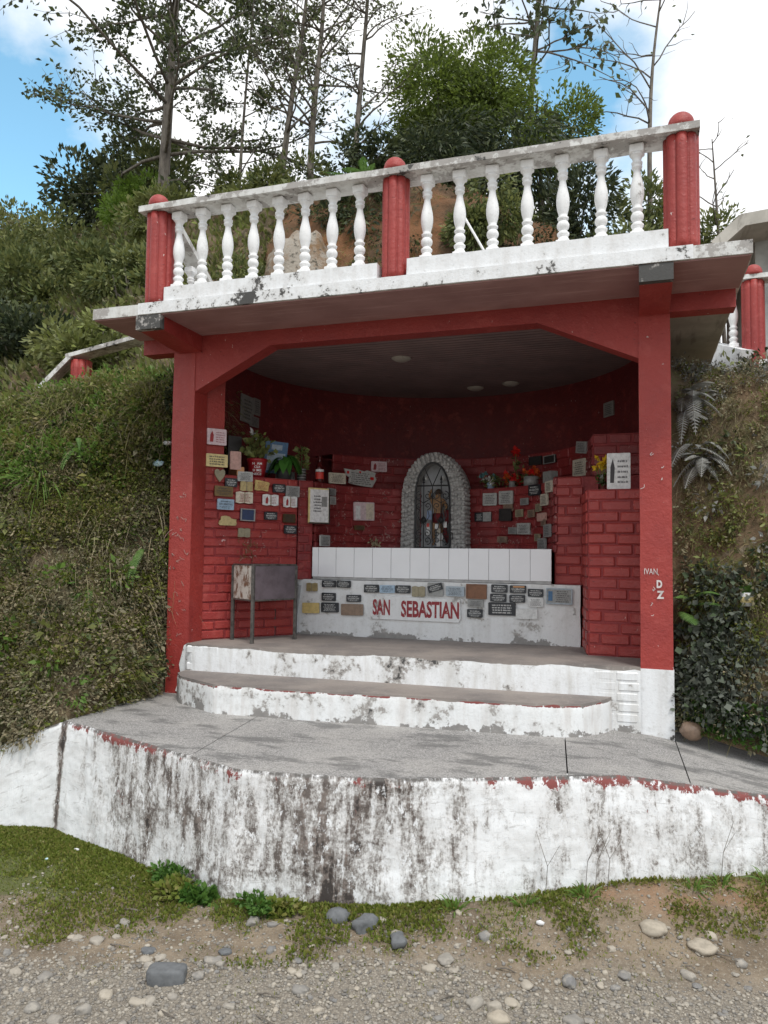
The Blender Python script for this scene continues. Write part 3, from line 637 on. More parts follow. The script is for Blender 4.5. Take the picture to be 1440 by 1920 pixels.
def baluster_mesh(h):
    b = B(); k_ = h/.505; b.lathe([((.026+(r-.031)*1.15)*.98 if 1 else r, z*k_) for r, z in BPROF], 20); n0 = len(b.F)
    b.box(-.037, .037, -.037, .037, .455*k_, .505*k_, .006); b.box(-.036, .036, -.036, .036, -.002, .03*k_, .004)
    me = mesh_from('baluster', b.V, b.F, 'baluster'); me.polygons.foreach_set('use_smooth', [i < n0-2 for i in range(len(me.polygons))]); return me
BM = baluster_mesh(.503)
def bal_x(px):   # screen column of a baluster in the survey photo -> metres along the roof edge (camera solved once)
    d = fw+rr*((px-720)/1438.75)-uu*((430-960)/1438.75); t = (YB0+.07-CAM.y)/d.y; return CAM.x+d.x*t
XS = [.375, .527, .687, .845, 1.005, 1.165, 1.325, 1.488, 1.978, 2.168, 2.352, 2.540, 2.728, 2.922, 3.105]
XS = [bal_x(px) for px in (337, 381, 428, 476, 524, 573, 623, 675, 800, 862, 924, 989, 1056, 1127, 1195)]
for i, x in enumerate(XS):
    o = link('baluster', BM, bal, mw=Matrix.Translation((x, YB0+.07, 2.645)) @ Matrix.Rotation(random.uniform(-.12, .12), 4, 'Z') @ Matrix.Rotation(random.uniform(-.008, .008), 4, 'Y'))
# stair rail going down behind the left pillar
b = B(); 
def sloped(b, p, q, wd, th):
    p, q = Vector(p), Vector(q); d = (q-p).normalized(); sx = d.cross(Vector((0, 0, 1))).normalized()*wd/2; up = sx.cross(d).normalized()*th/2
    if up.z < 0: up = -up
    V = [p-sx-up, p+sx-up, p+sx+up, p-sx+up, q-sx-up, q+sx-up, q+sx+up, q-sx+up]
    return b.add([tuple(v) for v in V], [(0, 3, 2, 1), (4, 5, 6, 7), (0, 1, 5, 4), (1, 2, 6, 5), (2, 3, 7, 6), (3, 0, 4, 7)])
sloped(b, (.15, -.34, 3.17), (.15, .42, 2.72), .12, .035); part(b, 'stair_rail', 'rail', bal)
for y in (-.22, -.05, .12):
    link('baluster', BM, bal, mw=Matrix.Translation((.15, y, 2.55-.05*(y+.22)*4)) @ Matrix.Diagonal((.9, .9, (3.08-.59*(y+.22)-2.55)/.503*.98, 1)))
# mast stay seen behind the right bay
stay = B(); stay.tube([(2.42, 2.0, 2.545), (1.62, 2.0, 4.02)], .011, 8); stay.build('leaning_pole', 'baluster', None, label='thin pale pole leaning behind the right bay of balusters', cat='pole')

# ---- floor and steps
stp = thing('entrance_steps', (1.6, -.2, 0), 'two broad white painted steps with worn grey treads below the shrine', 'steps')
def poly_noise(poly, z0, z1, name, mat, parent, step=.03, nv=8, amp=.004, seed=1, top=None):
    """vertical skin round an open polyline"""
    xs = np.array([p[0] for p in poly]); ys = np.array([p[1] for p in poly]); x, y, _, t = resample(xs, ys, xs*0, step); n = len(x)
    tx = np.gradient(x); ty = np.gradient(y); L = np.hypot(tx, ty); nx_, ny_ = ty/L, -tx/L; v = np.linspace(0, 1, nv)
    Pn = np.stack([np.repeat(x, nv), np.repeat(y, nv), np.tile(z0+(z1-z0)*v, n)], 1)
    d = (vnoise(Pn, 5, seed, 3)*amp+vnoise(Pn, 22, seed+3, 2)*amp*.4).reshape(n, nv)
    d[:, -1] -= .006
    V = np.stack([x[:, None]+nx_[:, None]*d, y[:, None]+ny_[:, None]*d, np.broadcast_to(z0+(z1-z0)*v[None], (n, nv))], 2)
    i = (np.arange(n-1)[:, None]*nv+np.arange(nv-1)[None]).ravel()
    return link(name, fast_mesh(name, V.reshape(-1, 3), np.stack([i, i+nv, i+nv+1, i+1], 1), mat, True), parent)
ST2 = [(.19, -.06), (.21, -.18), (.30, -.29), (.66, -.49), (1.2, -.47), (1.95, -.41), (2.55, -.38), (2.70, -.36), (2.80, -.30), (2.90, -.14), (2.94, -.02)]
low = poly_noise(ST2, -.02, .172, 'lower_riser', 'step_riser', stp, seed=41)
b = B(); b.prism([(x*1.0, y+.004) for x, y in ST2]+[(2.94, .1), (.19, .1)], .10, .174); part(b, 'lower_tread', 'step_top', stp)
ST1 = [(P_+.002, -.03), (.24, -.06), (1.0, -.052), (2.2, -.04), (W-P_-.002, -.012)]
poly_noise(ST1, -.03, .345, 'upper_riser', 'step_riser_clean', stp, seed=47, amp=.0022)
b = B(); b.prism([(x, y+.004) for x, y in ST1]+[(W-P_-.002, .02), (W-.02, .2), (W-.02, 2.6), (.02, 2.6), (.02, .2), (P_+.002, .02)], .25, .347); part(b, 'floor', 'step_top', stp)
# white painted courses showing at both ends of the risers
def brick_me(l, h, d, name='brick', mat='brick', bev=.0065):
    V, F = bevbox(-l/2, l/2, -d, 0.0, -h/2, h/2, bev); return mesh_from(name, V, F, mat)
WB = brick_me(.12, .053, .02, 'brick', 'step_riser_clean', .008)
for r_ in range(5):
    for c_ in range(2):
        if r_ < 3: link('brick', WB, stp, mw=Matrix.Translation((.255+c_*.125+(r_ % 2)*.03, -.0385, .20+r_*.056)))
        link('brick', WB, stp, mw=Matrix.Translation((W-P_-.075-c_*.125+(r_ % 2)*.01, .0012, .06+r_*.058)) @ Matrix.Rotation(.02, 4, 'Z'))

# ---- inner walls
def ring_poly(cx, cy, r, a0, a1, n): return [(cx+r*math.cos(a0+(a1-a0)*i/n), cy+r*math.sin(a0+(a1-a0)*i/n)) for i in range(n+1)]
UC = (1.61, .95)
inner = [(W-.08, .172)]+[(3.16, .5)]+ring_poly(*UC, 1.55, 0, math.pi, 48)+[(.06, .5), (.06, .172)]
outer = [(-.02, .172), (-.02, 2.68), (W-.002, 2.68), (W-.002, .172)]
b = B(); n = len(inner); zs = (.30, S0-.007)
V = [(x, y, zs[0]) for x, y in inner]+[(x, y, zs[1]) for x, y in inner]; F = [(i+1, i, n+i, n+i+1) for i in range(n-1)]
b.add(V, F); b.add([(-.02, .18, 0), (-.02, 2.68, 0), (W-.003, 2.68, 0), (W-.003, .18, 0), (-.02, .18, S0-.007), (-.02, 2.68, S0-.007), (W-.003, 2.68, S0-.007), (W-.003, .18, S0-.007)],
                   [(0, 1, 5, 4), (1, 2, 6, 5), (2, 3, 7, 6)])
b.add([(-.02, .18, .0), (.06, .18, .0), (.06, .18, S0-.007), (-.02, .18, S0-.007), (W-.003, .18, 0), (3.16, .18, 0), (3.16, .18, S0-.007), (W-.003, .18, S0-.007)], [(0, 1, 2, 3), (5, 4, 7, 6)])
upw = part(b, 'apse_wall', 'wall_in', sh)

def wall_run(parent_name, pts, z0, z1, mat='brick', seed=1, bl=.205, ch=.0675, core=None, skip=None, proud=.008, offs=0.0):
    """courses of single bricks laid along a polyline (room side to the right of travel -> outward normal given by rotating travel -90deg)"""
    xs = np.array([p[0] for p in pts]); ys = np.array([p[1] for p in pts]); seg = np.hypot(np.diff(xs), np.diff(ys)); s = np.concatenate([[0], np.cumsum(seg)]); L = s[-1]
    b = B(); n = len(pts)
    # mortar face
    V = [(x, y, z0) for x, y in pts]+[(x, y, z1) for x, y in pts]; b.add(V, [(i, i+1, n+i+1, n+i) for i in range(n-1)])
    if core:
        b.add([(x, y, z1) for x, y in pts]+[(x, y, z1) for x, y in core], [tuple(range(n+len(core)))])
    wl_ = part(b, parent_name, 'mortar', sh)
    rnd = random.Random(seed); rows = int(round((z1-z0)/ch)); hh = (z1-z0)/rows
    lib = {}
    for r_ in range(rows):
        t = -(bl/2 if r_ % 2 else 0)+offs
        while t < L-.01:
            a = max(t, 0)+.004; e = min(t+bl*rnd.uniform(.86, 1.10), L)-.004; t0 = t; t = e+.008
            if e-a < .025: continue
            ln_ = round((e-a)/.01)*.01; mid = (a+e)/2; z = z0+(r_+.5)*hh
            i = min(max(int(np.searchsorted(s, mid)-1), 0), n-2)
            mxp = np.interp(mid, s, xs); myp = np.interp(mid, s, ys); pa = (np.interp(a, s, xs), np.interp(a, s, ys)); pe = (np.interp(e, s, xs), np.interp(e, s, ys))
            mxp, myp = (pa[0]+pe[0])/2, (pa[1]+pe[1])/2
            if skip and skip(mid/L, z, mxp): continue
            ang = math.atan2(pe[1]-pa[1], pe[0]-pa[0])
            if ln_ not in lib: lib[ln_] = brick_me(ln_, hh-.009, .03, 'brick', mat)
            link('brick', lib[ln_], wl_, mw=Matrix.Translation((mxp, myp, z)) @ Matrix.Rotation(ang+rnd.uniform(-.025, .025), 4, 'Z') @ Matrix.Rotation(rnd.uniform(-.02, .02), 4, 'Y') @ Matrix.Translation((0, .03-proud-rnd.uniform(-.005, .004), rnd.uniform(-.003, .003))) @ Matrix.Diagonal(((e-a)/ln_, 1, 1, 1)))
    return wl_
nL = Vector((.812, -.584, 0)); tL = Vector((.584, .812, 0))
LW0 = (.150, .175); LW1 = (.60, .80)
wall_run('left_ledge_wall', [LW0, LW1], .347, 1.53, 'brick', 3, core=[(.60, 1.1), (.3, 1.4), (.07, 1.0), (.07, .2)])
wall_run('corner_wall', [(.605, .808), (.685, .90)], .767, 1.53, 'brick_worn', 4, bl=.11, core=[(.69, 1.2), (.5, 1.2), (.55, .85)])
# full height stub next to the left post
b = B(); q = Vector((.150, .172, 0)); e = q+tL*.155
b.add([(q.x, q.y, 1.53), (e.x, e.y, 1.53), (e.x-.12, e.y+.08, 1.53), (.062, .30, 1.53), (.062, .172, 1.53)]+[(q.x, q.y, S0-.008), (e.x, e.y, S0-.008), (e.x-.12, e.y+.08, S0-.008), (.062, .30, S0-.008), (.062, .172, S0-.008)],
      [(0, 1, 6, 5), (1, 2, 7, 6), (2, 3, 8, 7), (3, 4, 9, 8), (4, 0, 5, 9)]); part(b, 'wall_stub', 'red', sh)
AC = (1.61, .93); RA = .92
arc = [(AC[0]+RA*math.cos(a), AC[1]+RA*math.sin(a)) for a in np.linspace(math.pi, 0, 61)]
outer_arc = [(UC[0]+1.5*math.cos(a), UC[1]+1.5*math.sin(a)) for a in np.linspace(0, math.pi, 41)]
wall_run('apse_ledge_wall', arc, .99, 1.53, 'brick_worn', 5, core=outer_arc, bl=.20, skip=lambda t, z, x: 1.22 < x < 1.70 and .3 < t < .7)
a0 = math.radians(150); T2 = [(UC[0]+1.18*math.cos(a), UC[1]+1.18*math.sin(a)) for a in np.linspace(a0, math.radians(2), 50)]
wall_run('upper_ledge_wall', T2, 1.53, 1.83, 'brick_worn', 6, core=[(UC[0]+1.5*math.cos(a), UC[1]+1.5*math.sin(a)) for a in np.linspace(math.radians(2), a0, 40)], bl=.2)
wall_run('upper_ledge_end', [(2.79, .99), (3.13, .985)], 1.53, 1.83, 'brick_worn', 9, bl=.18)
wall_run('right_corner_wall', [(2.53, .95), (2.73, .945)], .767, 1.53, 'brick', 7, bl=.2, core=[(2.9, .95), (2.9, 1.3), (2.55, 1.3)])
wall_run('pier_side', [(2.722, .93), (2.786, .432)], .347, 1.39, 'brick', 8, bl=.20)
wall_run('pier_front', [(2.787, .430), (3.12, .400)], .347, 1.39, 'brick', 10, bl=.175, core=[(3.16, .42), (3.16, 1.0), (2.73, .95)])
b = B(); b.box(2.725, 3.158, .952, 1.05, .35, 1.53); part(b, 'pier_back', 'mortar', sh)
# ---- altar
alt = rough_box(.565, 2.712, .85, .98, .345, .767, 'altar', 'white_base', sh, n=(110, 3, 24), amp=.0035, seed=61)
pl = [(.705, .880), (2.510, .880)]+[(AC[0]+.90*math.cos(a), AC[1]+.90*math.sin(a)) for a in np.linspace(.02, math.pi-.02, 20)]
b = B(); b.prism(pl, .77, 1.010); part(b, 'altar_table', 'grout', alt)
tw = (2.515-.70)/12.35; x = .700
widths = [tw*.35]+[tw]*12
for i, wd in enumerate(widths):
    V, F = bevbox(x+.0012, x+wd-.0012, .872, .882, .789+random.uniform(-.0008, .0008), 1.014, .0015); link('tile', mesh_from('tile', V, F, 'tile'), alt); x += wd
b = B(); b.prism([(.700, .884), (2.515, .884), (2.515, .95), (2.3, 1.4), (.92, 1.4), (.700, .95)], 1.0105, 1.014); part(b, 'table_top', 'tile', alt)
b = B(); b.add([(.555, .838, .349), (.575, .838, .349), (.625, .838, .72), (.605, .838, .72), (.555, .846, .349), (.575, .846, .349), (.625, .846, .72), (.605, .846, .72)], [(0, 1, 2, 3), (5, 4, 7, 6), (1, 5, 6, 2), (4, 0, 3, 7), (3, 2, 6, 7), (0, 4, 5, 1)])
b.build('plank', 'plank', None, label='narrow grey plank leaning against the left end of the altar base', cat='plank')

# ---- niche: ring of cast scallops, back panel, iron grille
NX, NY = 1.46, 1.64
nich = thing('statue_niche', (NX, NY, 1.014), 'arched grey niche of cast scallop stone above the white altar', 'niche')
def arch(hw, zs, top, z0, n=22):   # half width, spring line, crown, foot
    return [(NX+hw, z0), (NX+hw*.985, (z0+zs)/2)]+[(NX+hw*math.cos(a)*.98, zs+(top-zs)*math.sin(a)) for a in np.linspace(0, math.pi, n)]+[(NX-hw*.985, (z0+zs)/2), (NX-hw, z0)]
ao = arch(.278, 1.44, 1.822, 1.012); ai = arch(.158, 1.46, 1.748, 1.012); n = len(ao); b = B()
V = [(x, NY, z) for x, z in ao]+[(x, NY, z) for x, z in ai]+[(x, 1.93, z) for x, z in ao]+[(x, 1.83, z) for x, z in ai]
F = []
for i in range(n-1): F += [(i, i+1, n+i+1, n+i), (i+1, i, 2*n+i, 2*n+i+1), (n+i, n+i+1, 3*n+i+1, 3*n+i)]
b.add(V, F); part(b, 'stone_arch', 'cast_stone', nich)
b = B(); b.add([(x, 1.80, z) for x, z in ai], [tuple(range(n))]); b.F = [tuple(reversed(f)) for f in b.F]; part(b, 'niche_back', 'niche_in', nich)
b = B(); b.box(NX-.157, NX+.157, NY+.005, 1.80, 1.012, 1.03); part(b, 'niche_sill', 'niche_in', nich)
b = B(); rnd = random.Random(3)
def blob(b, c, r, sq=(1, 1, 1)):
    b.lathe([(r*math.cos(a)+.0001, r*math.sin(a)) for a in np.linspace(-math.pi/2, math.pi/2, 5)], 7, c)
def alongcurve(c, step):
    xs = np.array([p[0] for p in c]); zs = np.array([p[1] for p in c]); s = np.concatenate([[0], np.cumsum(np.hypot(np.diff(xs), np.diff(zs)))]); t = np.arange(step/2, s[-1], step); return np.interp(t, s, xs), np.interp(t, s, zs)
for fr in (.13, .38, .63, .88):
    cu = [(ai[i][0]*(1-fr)+ao[i][0]*fr, ai[i][1]*(1-fr)+ao[i][1]*fr) for i in range(n)]
    for x, z in zip(*alongcurve(cu, .040)): blob(b, (x+rnd.uniform(-.004, .004), NY-.008, z+rnd.uniform(-.005, .005)), rnd.uniform(.014, .019))
for fr in (.15, .45, .75):
    for x, z in zip(*alongcurve(ao, .037)): blob(b, (x, NY+fr*.2, z+rnd.uniform(-.004, .004)), .0165)
part(b, 'scallops', 'cast_stone', nich, True, kind='stuff')
gr = thing('iron_grille', (NX, NY-.02, 1.02), 'black wrought iron arched grille with scrolls and spear tips closing the niche', 'grille')
GY = NY-.022; ag = arch(.150, 1.46, 1.738, 1.022, 24)
b = B(); b.tube([(x, GY, z) for x, z in ag]+[(NX-.15, GY, 1.024)], .0085, 6); b.tube([(NX-.15, GY, 1.026), (NX+.15, GY, 1.026)], .008, 6); part(b, 'grille_frame', 'iron', gr)
b = B(); b.tube([(NX-.148, GY, 1.545), (NX+.148, GY, 1.545)], .0065, 6); part(b, 'cross_bar', 'iron', gr)
for dx, zt in ((-.075, 1.545), (0, 1.545), (.075, 1.545)):
    b = B(); b.tube([(NX+dx, GY, 1.026), (NX+dx, GY, zt)], .0048, 6); part(b, 'vertical_bar', 'iron', gr)
for sx in (-1, 1):
    b = B(); b.tube([(NX+sx*.004, GY, 1.548), (NX+sx*.073, GY, 1.70)], .0045, 6); part(b, 'diagonal_bar', 'iron', gr)
    b = B(); b.lathe([(.004, 0), (.005, .02), (.013, .024), (.005, .032), (.005, .04), (.012, .046), (.008, .058), (.001, .085)], 8, (NX+sx*.075, GY, 1.548)); part(b, 'spear_tip', 'iron', gr)
def spiral(cx, cz, r0, r1, a0, turns, sg, n=22): return [(cx+(r0+(r1-r0)*i/n)*math.cos(a0+sg*turns*2*math.pi*i/n), GY-.006, cz+(r0+(r1-r0)*i/n)*math.sin(a0+sg*turns*2*math.pi*i/n)) for i in range(n+1)]
for cx in (NX-.075, NX+.075):
    for sx in (-1, 1):
        b = B(); b.tube(spiral(cx+sx*.036, 1.462, .036, .008, math.pi/2*1.0 if sx > 0 else math.pi/2, 1.15, -sx), .0038, 5)
        b.tube([(cx+sx*.002, GY-.006, 1.40), (cx+sx*.03, GY-.006, 1.418), (cx+sx*.068, GY-.006, 1.44), (cx+sx*.072, GY-.006, 1.462)], .0036, 5); part(b, 'scroll', 'iron', gr)
        b = B(); b.tube(spiral(cx+sx*.036, 1.375, .03, .006, -math.pi/2, 1.2, sx), .0036, 5); b.tube([(cx+sx*.036, GY-.006, 1.345), (cx+sx*.05, GY-.006, 1.29), (cx+sx*.012, GY-.006, 1.22), (cx+sx*.03, GY-.006, 1.175)], .0036, 5); part(b, 'scroll', 'iron', gr)
        b = B(); b.tube(spiral(cx+sx*.034, 1.145, .032, .006, math.pi/2, 1.2, -sx), .0038, 5); b.tube(spiral(cx+sx*.036, 1.085, .034, .007, -math.pi/2, 1.2, sx), .0038, 5); part(b, 'scroll', 'iron', gr)
    b = B(); b.lathe([(.001, -.035), (.022, -.012), (.026, .0), (.022, .014), (.001, .04)], 8, (cx, GY-.004, 1.255)); part(b, 'leaf_boss', 'iron', gr)
b = B(); b.tube([(NX+.155, GY-.004, 1.155), (NX+.172, GY-.004, 1.15), (NX+.172, GY-.004, 1.09)], .004, 5); part(b, 'latch', 'iron', gr)
# statue of the saint behind the grille: one skinned body
me = bpy.data.meshes.new('saint_statue')
SZ = 1.045; H_ = .50
J = dict(pel=(0, 0, .26), bel=(.004, 0, .31), che=(.0, -.004, .375), nk=(.0, -.002, .42), hd=(.006, -.006, .45), top=(.008, -.004, .485), sl=(-.052, 0, .395), el=(-.075, .01, .44), wl=(-.055, .02, .495), sr=(.052, 0, .395), er=(.075, .015, .335), wr=(.05, .03, .30),
         hl=(-.026, 0, .25), kl=(-.03, -.015, .14), al=(-.028, 0, .035), fl=(-.03, -.035, .018), hr=(.026, 0, .25), kr=(.034, -.018, .145), ar=(.03, 0, .035), fr_=(.036, -.035, .018))
R_ = dict(pel=.04, bel=.036, che=.045, nk=.016, hd=.028, top=.02, sl=.02, el=.015, wl=.011, sr=.02, er=.015, wr=.011, hl=.026, kl=.02, al=.012, fl=.011, hr=.026, kr=.02, ar=.012, fr_=.011)
ks = list(J); ed = [('pel', 'bel'), ('bel', 'che'), ('che', 'nk'), ('nk', 'hd'), ('hd', 'top'), ('che', 'sl'), ('sl', 'el'), ('el', 'wl'), ('che', 'sr'), ('sr', 'er'), ('er', 'wr'), ('pel', 'hl'), ('hl', 'kl'), ('kl', 'al'), ('al', 'fl'), ('pel', 'hr'), ('hr', 'kr'), ('kr', 'ar'), ('ar', 'fr_')]
me.from_pydata([J[q] for q in ks], [(ks.index(a), ks.index(c_)) for a, c_ in ed], []); me.materials.append(MAT['skin_stat'])
stt = link('saint_statue', me, None, label='ochre plaster saint statue with red cloth standing inside the niche', cat='statue', mw=Matrix.Translation((NX+.02, 1.72, SZ-.012)))
sk_ = me.skin_vertices.new(name='') if hasattr(me.skin_vertices, 'new') else None
mod = stt.modifiers.new('skin', 'SKIN')
for i, q in enumerate(ks): me.skin_vertices[0].data[i].radius = (R_[q], R_[q]*.8); me.skin_vertices[0].data[i].use_root = (q == 'pel')
ms_ = stt.modifiers.new('sub', 'SUBSURF'); ms_.levels = 2; ms_.render_levels = 2
b = B(); b.lathe([(.046, -.06), (.05, -.03), (.047, 0), (.042, .02)], 14, (0, 0, .265)); part(b, 'loincloth', 'cloth_red', stt, True, local=True)
b = B(); b.lathe([(.03, 0), (.033, .014), (.028, .03), (.012, .042), (.001, .045)], 12, (.008, .003, .45)); part(b, 'hair', 'hair', stt, True, local=True)
b = B(); rnd = random.Random(9)
pts = [(.03+.02*math.sin(i*.8), .02, .30-.03*i) for i in range(9)]; b.tube([(.075+.012*math.sin(i), .01, .31-.034*i) for i in range(9)], [.02+.008*math.sin(i*1.3) for i in range(9)], 8); part(b, 'draped_cloth', 'cloth_red', stt, True, local=True)
def note(name, x, y, z, wd, h, mat, label, cat='paper note', rz=0., ry=0., th=.003, group=None):
    b = B(); b.box(-wd/2, wd/2, -th, 0, -h/2, h/2); return b.build(name, mat, None, label=label, cat=cat, group=group, mw=Matrix.Translation((x, y, z)) @ Matrix.Rotation(rz, 4, 'Z') @ Matrix.Rotation(ry, 4, 'Y'))
for i, (dx, z, wd, h, m_, lb) in enumerate([(.062, 1.12, .05, .055, 'p_paper', 'folded white note tucked low in the niche grille'), (.055, 1.062, .05, .045, 'p_paper', 'square white card at the foot of the niche grille'), (.105, 1.22, .028, .05, 'p_paper', 'small white note clipped beside the right grille bar'),
      (.052, 1.165, .03, .045, 'p_cream', 'cream tag hanging from the grille above the folded note'), (.03, 1.205, .026, .04, 'p_paper', 'tiny white slip tied to the grille centre'), (-.03, 1.30, .05, .075, 'cloth_blue', 'pale blue cloth draped inside the niche'), (-.042, 1.17, .03, .09, 'p_paper', 'white and red ribbon candle hung in the niche'), (-.042, 1.215, .022, .03, 'label_red', 'small red tag on the ribbon in the niche')]):
    note('paper_note', NX+dx, GY+.028 if i != 7 else GY+.02, z, wd, h, m_, lb, 'note', ry=random.uniform(-.12, .12))
for sx in (-1, 1):
    b = B(); blob(b, (NX+sx*.078, 1.70, 1.615), .022); b.tube([(NX+sx*.078, 1.70, 1.60), (NX+sx*.085, 1.76, 1.05)], .002, 5); b.build('white_flower', 'fl_white', None, True, label='round white artificial flower inside the niche top', cat='flower', group='white flowers in the niche')

# ================================================================== plaques
def font_mesh(txt, bold=0.0, sx=1.0):
    cu = bpy.data.curves.new('t', 'FONT'); cu.body = txt; cu.size = 1; cu.align_x = 'CENTER'; cu.align_y = 'CENTER'; cu.offset = bold; cu.resolution_u = 3
    o = bpy.data.objects.new('t', cu); COL.objects.link(o); bpy.context.view_layer.update()
    me = bpy.data.meshes.new_from_object(o.evaluated_get(bpy.context.evaluated_depsgraph_get())); COL.objects.unlink(o); bpy.data.objects.remove(o)
    V = np.zeros(len(me.vertices)*3, np.float32); me.vertices.foreach_get('co', V); V = V.reshape(-1, 3); F = [tuple(p.vertices) for p in me.polygons]
    lo, hi = V.min(0), V.max(0); V[:, 0] = (V[:, 0]-(lo[0]+hi[0])/2)/(hi[0]-lo[0]); V[:, 1] = (V[:, 1]-(lo[1]+hi[1])/2)/(hi[1]-lo[1])
    return V, F                                                   # normalised to 1 x 1
TV, TF = font_mesh('SAN SEBASTIAN', .012)
def text_add(b, tv, x, z, wd, h, y=0.0): b.add([(x+p[0]*wd, y, z+p[1]*h) for p in tv[0]], tv[1])
def words(b, x0, x1, z, h, rnd, y=0.0):
    """a line of tiny illegible strokes"""
    x = x0
    while x < x1-.012:
        L = rnd.uniform(.05, .16)
        e = min(x+L, x1); q = x
        while q < e-.006:
            ww = rnd.uniform(.010, .022); hh = h*rnd.uniform(.65, 1.0)
            b.add([(q, y, z-h/2), (min(q+ww, e), y, z-h/2), (min(q+ww, e), y, z-h/2+hh), (q, y, z-h/2+hh)], [(0, 1, 2, 3)]); q += ww+.007
        x = e+.03
def lettering(kind, seed):
    rnd = random.Random(seed); b = B()
    if kind == 'three':
        words(b, -.34, .34, .30, .13, rnd); text_add(b, (TV, TF), 0, .02, .86, .21); words(b, -.38, .38, -.22, .08, rnd); words(b, -.28, .30, -.36, .08, rnd)
    elif kind == 'lines':
        for i, z in enumerate((.33, .19, .05, -.09, -.23, -.36)): m_ = rnd.uniform(0, .14); words(b, -.42+m_, .42-m_, z, .075, rnd)
    elif kind == 'fourbold':
        for z in (.32, .11, -.10, -.31): m_ = rnd.uniform(0, .12); words(b, -.42+m_, .42-m_, z, .13, rnd)
    elif kind == 'half':
        for z in (.30, .14, -.02, -.18, -.33): words(b, -.05, .42, z, .07, rnd)
        b.add([(-.40, 0, -.36), (-.22, 0, -.36), (-.18, 0, .10), (-.27, 0, .38), (-.38, 0, .12)], [(0, 1, 2, 3, 4)])
    return b
LETTER = {(kd, c_): mesh_from('lettering', (lambda q: q.V)(bb), bb.F, c_) for kd in ('three', 'lines', 'fourbold', 'half') for c_ in ('ink', 'ink_dark', 'ink_red') for bb in [lettering(kd, hash(kd) % 7 if False else len(kd))]}
def rounded(wd, h, r, n=4):
    r = min(r, wd/2.2, h/2.2); out = []
    for cx, cz, a0 in ((wd/2-r, h/2-r, 0), (-wd/2+r, h/2-r, 90), (-wd/2+r, -h/2+r, 180), (wd/2-r, -h/2+r, 270)):
        for i in range(n+1): a = math.radians(a0+90*i/n); out.append((cx+r*math.cos(a), cz+r*math.sin(a)))
    return out
def plate(poly, th):
    n = len(poly); b = B(); b.add([(x, -th, z) for x, z in poly]+[(x*1.0, 0, z) for x, z in poly], [tuple(range(n-1, -1, -1)), tuple(range(n, 2*n))]+[(i, (i+1) % n, n+(i+1) % n, n+i) for i in range(n)]); return b
HEART = [(0, .28), (.12, .42), (.3, .46), (.45, .34), (.46, .14), (.36, -.1), (0, -.5), (-.36, -.1), (-.46, .14), (-.45, .34), (-.3, .46), (-.12, .42)]
SCROLL = [(-.48, -.40), (-.3, -.46), (.0, -.42), (.40, -.5), (.42, -.1), (.5, .25), (.40, .36), (.1, .40), (-.15, .48), (-.46, .5), (-.44, .1)]
ORNATE = [(-.5, -.30), (-.42, -.46), (.44, -.48), (.5, -.30), (.46, .0), (.50, .12), (.2, .22), (.10, .42), (-.15, .5), (-.36, .40), (-.38, .1), (-.46, -.05)]
TORN = [(-.47, .34), (-.5, .48), (-.2, .44), (-.1, .50), (.12, .42), (.2, .5), (.47, .40), (.44, .20), (.5, .02), (.44, -.2), (.36, -.48), (.05, -.44), (-.3, -.36), (-.36, -.30), (-.34, .0), (-.44, .12)]
BOOK = [(-.5, -.42), (-.25, -.48), (0, -.40), (.25, -.48), (.5, -.42), (.5, .44), (.25, .5), (0, .42), (-.25, .5), (-.5, .44)]
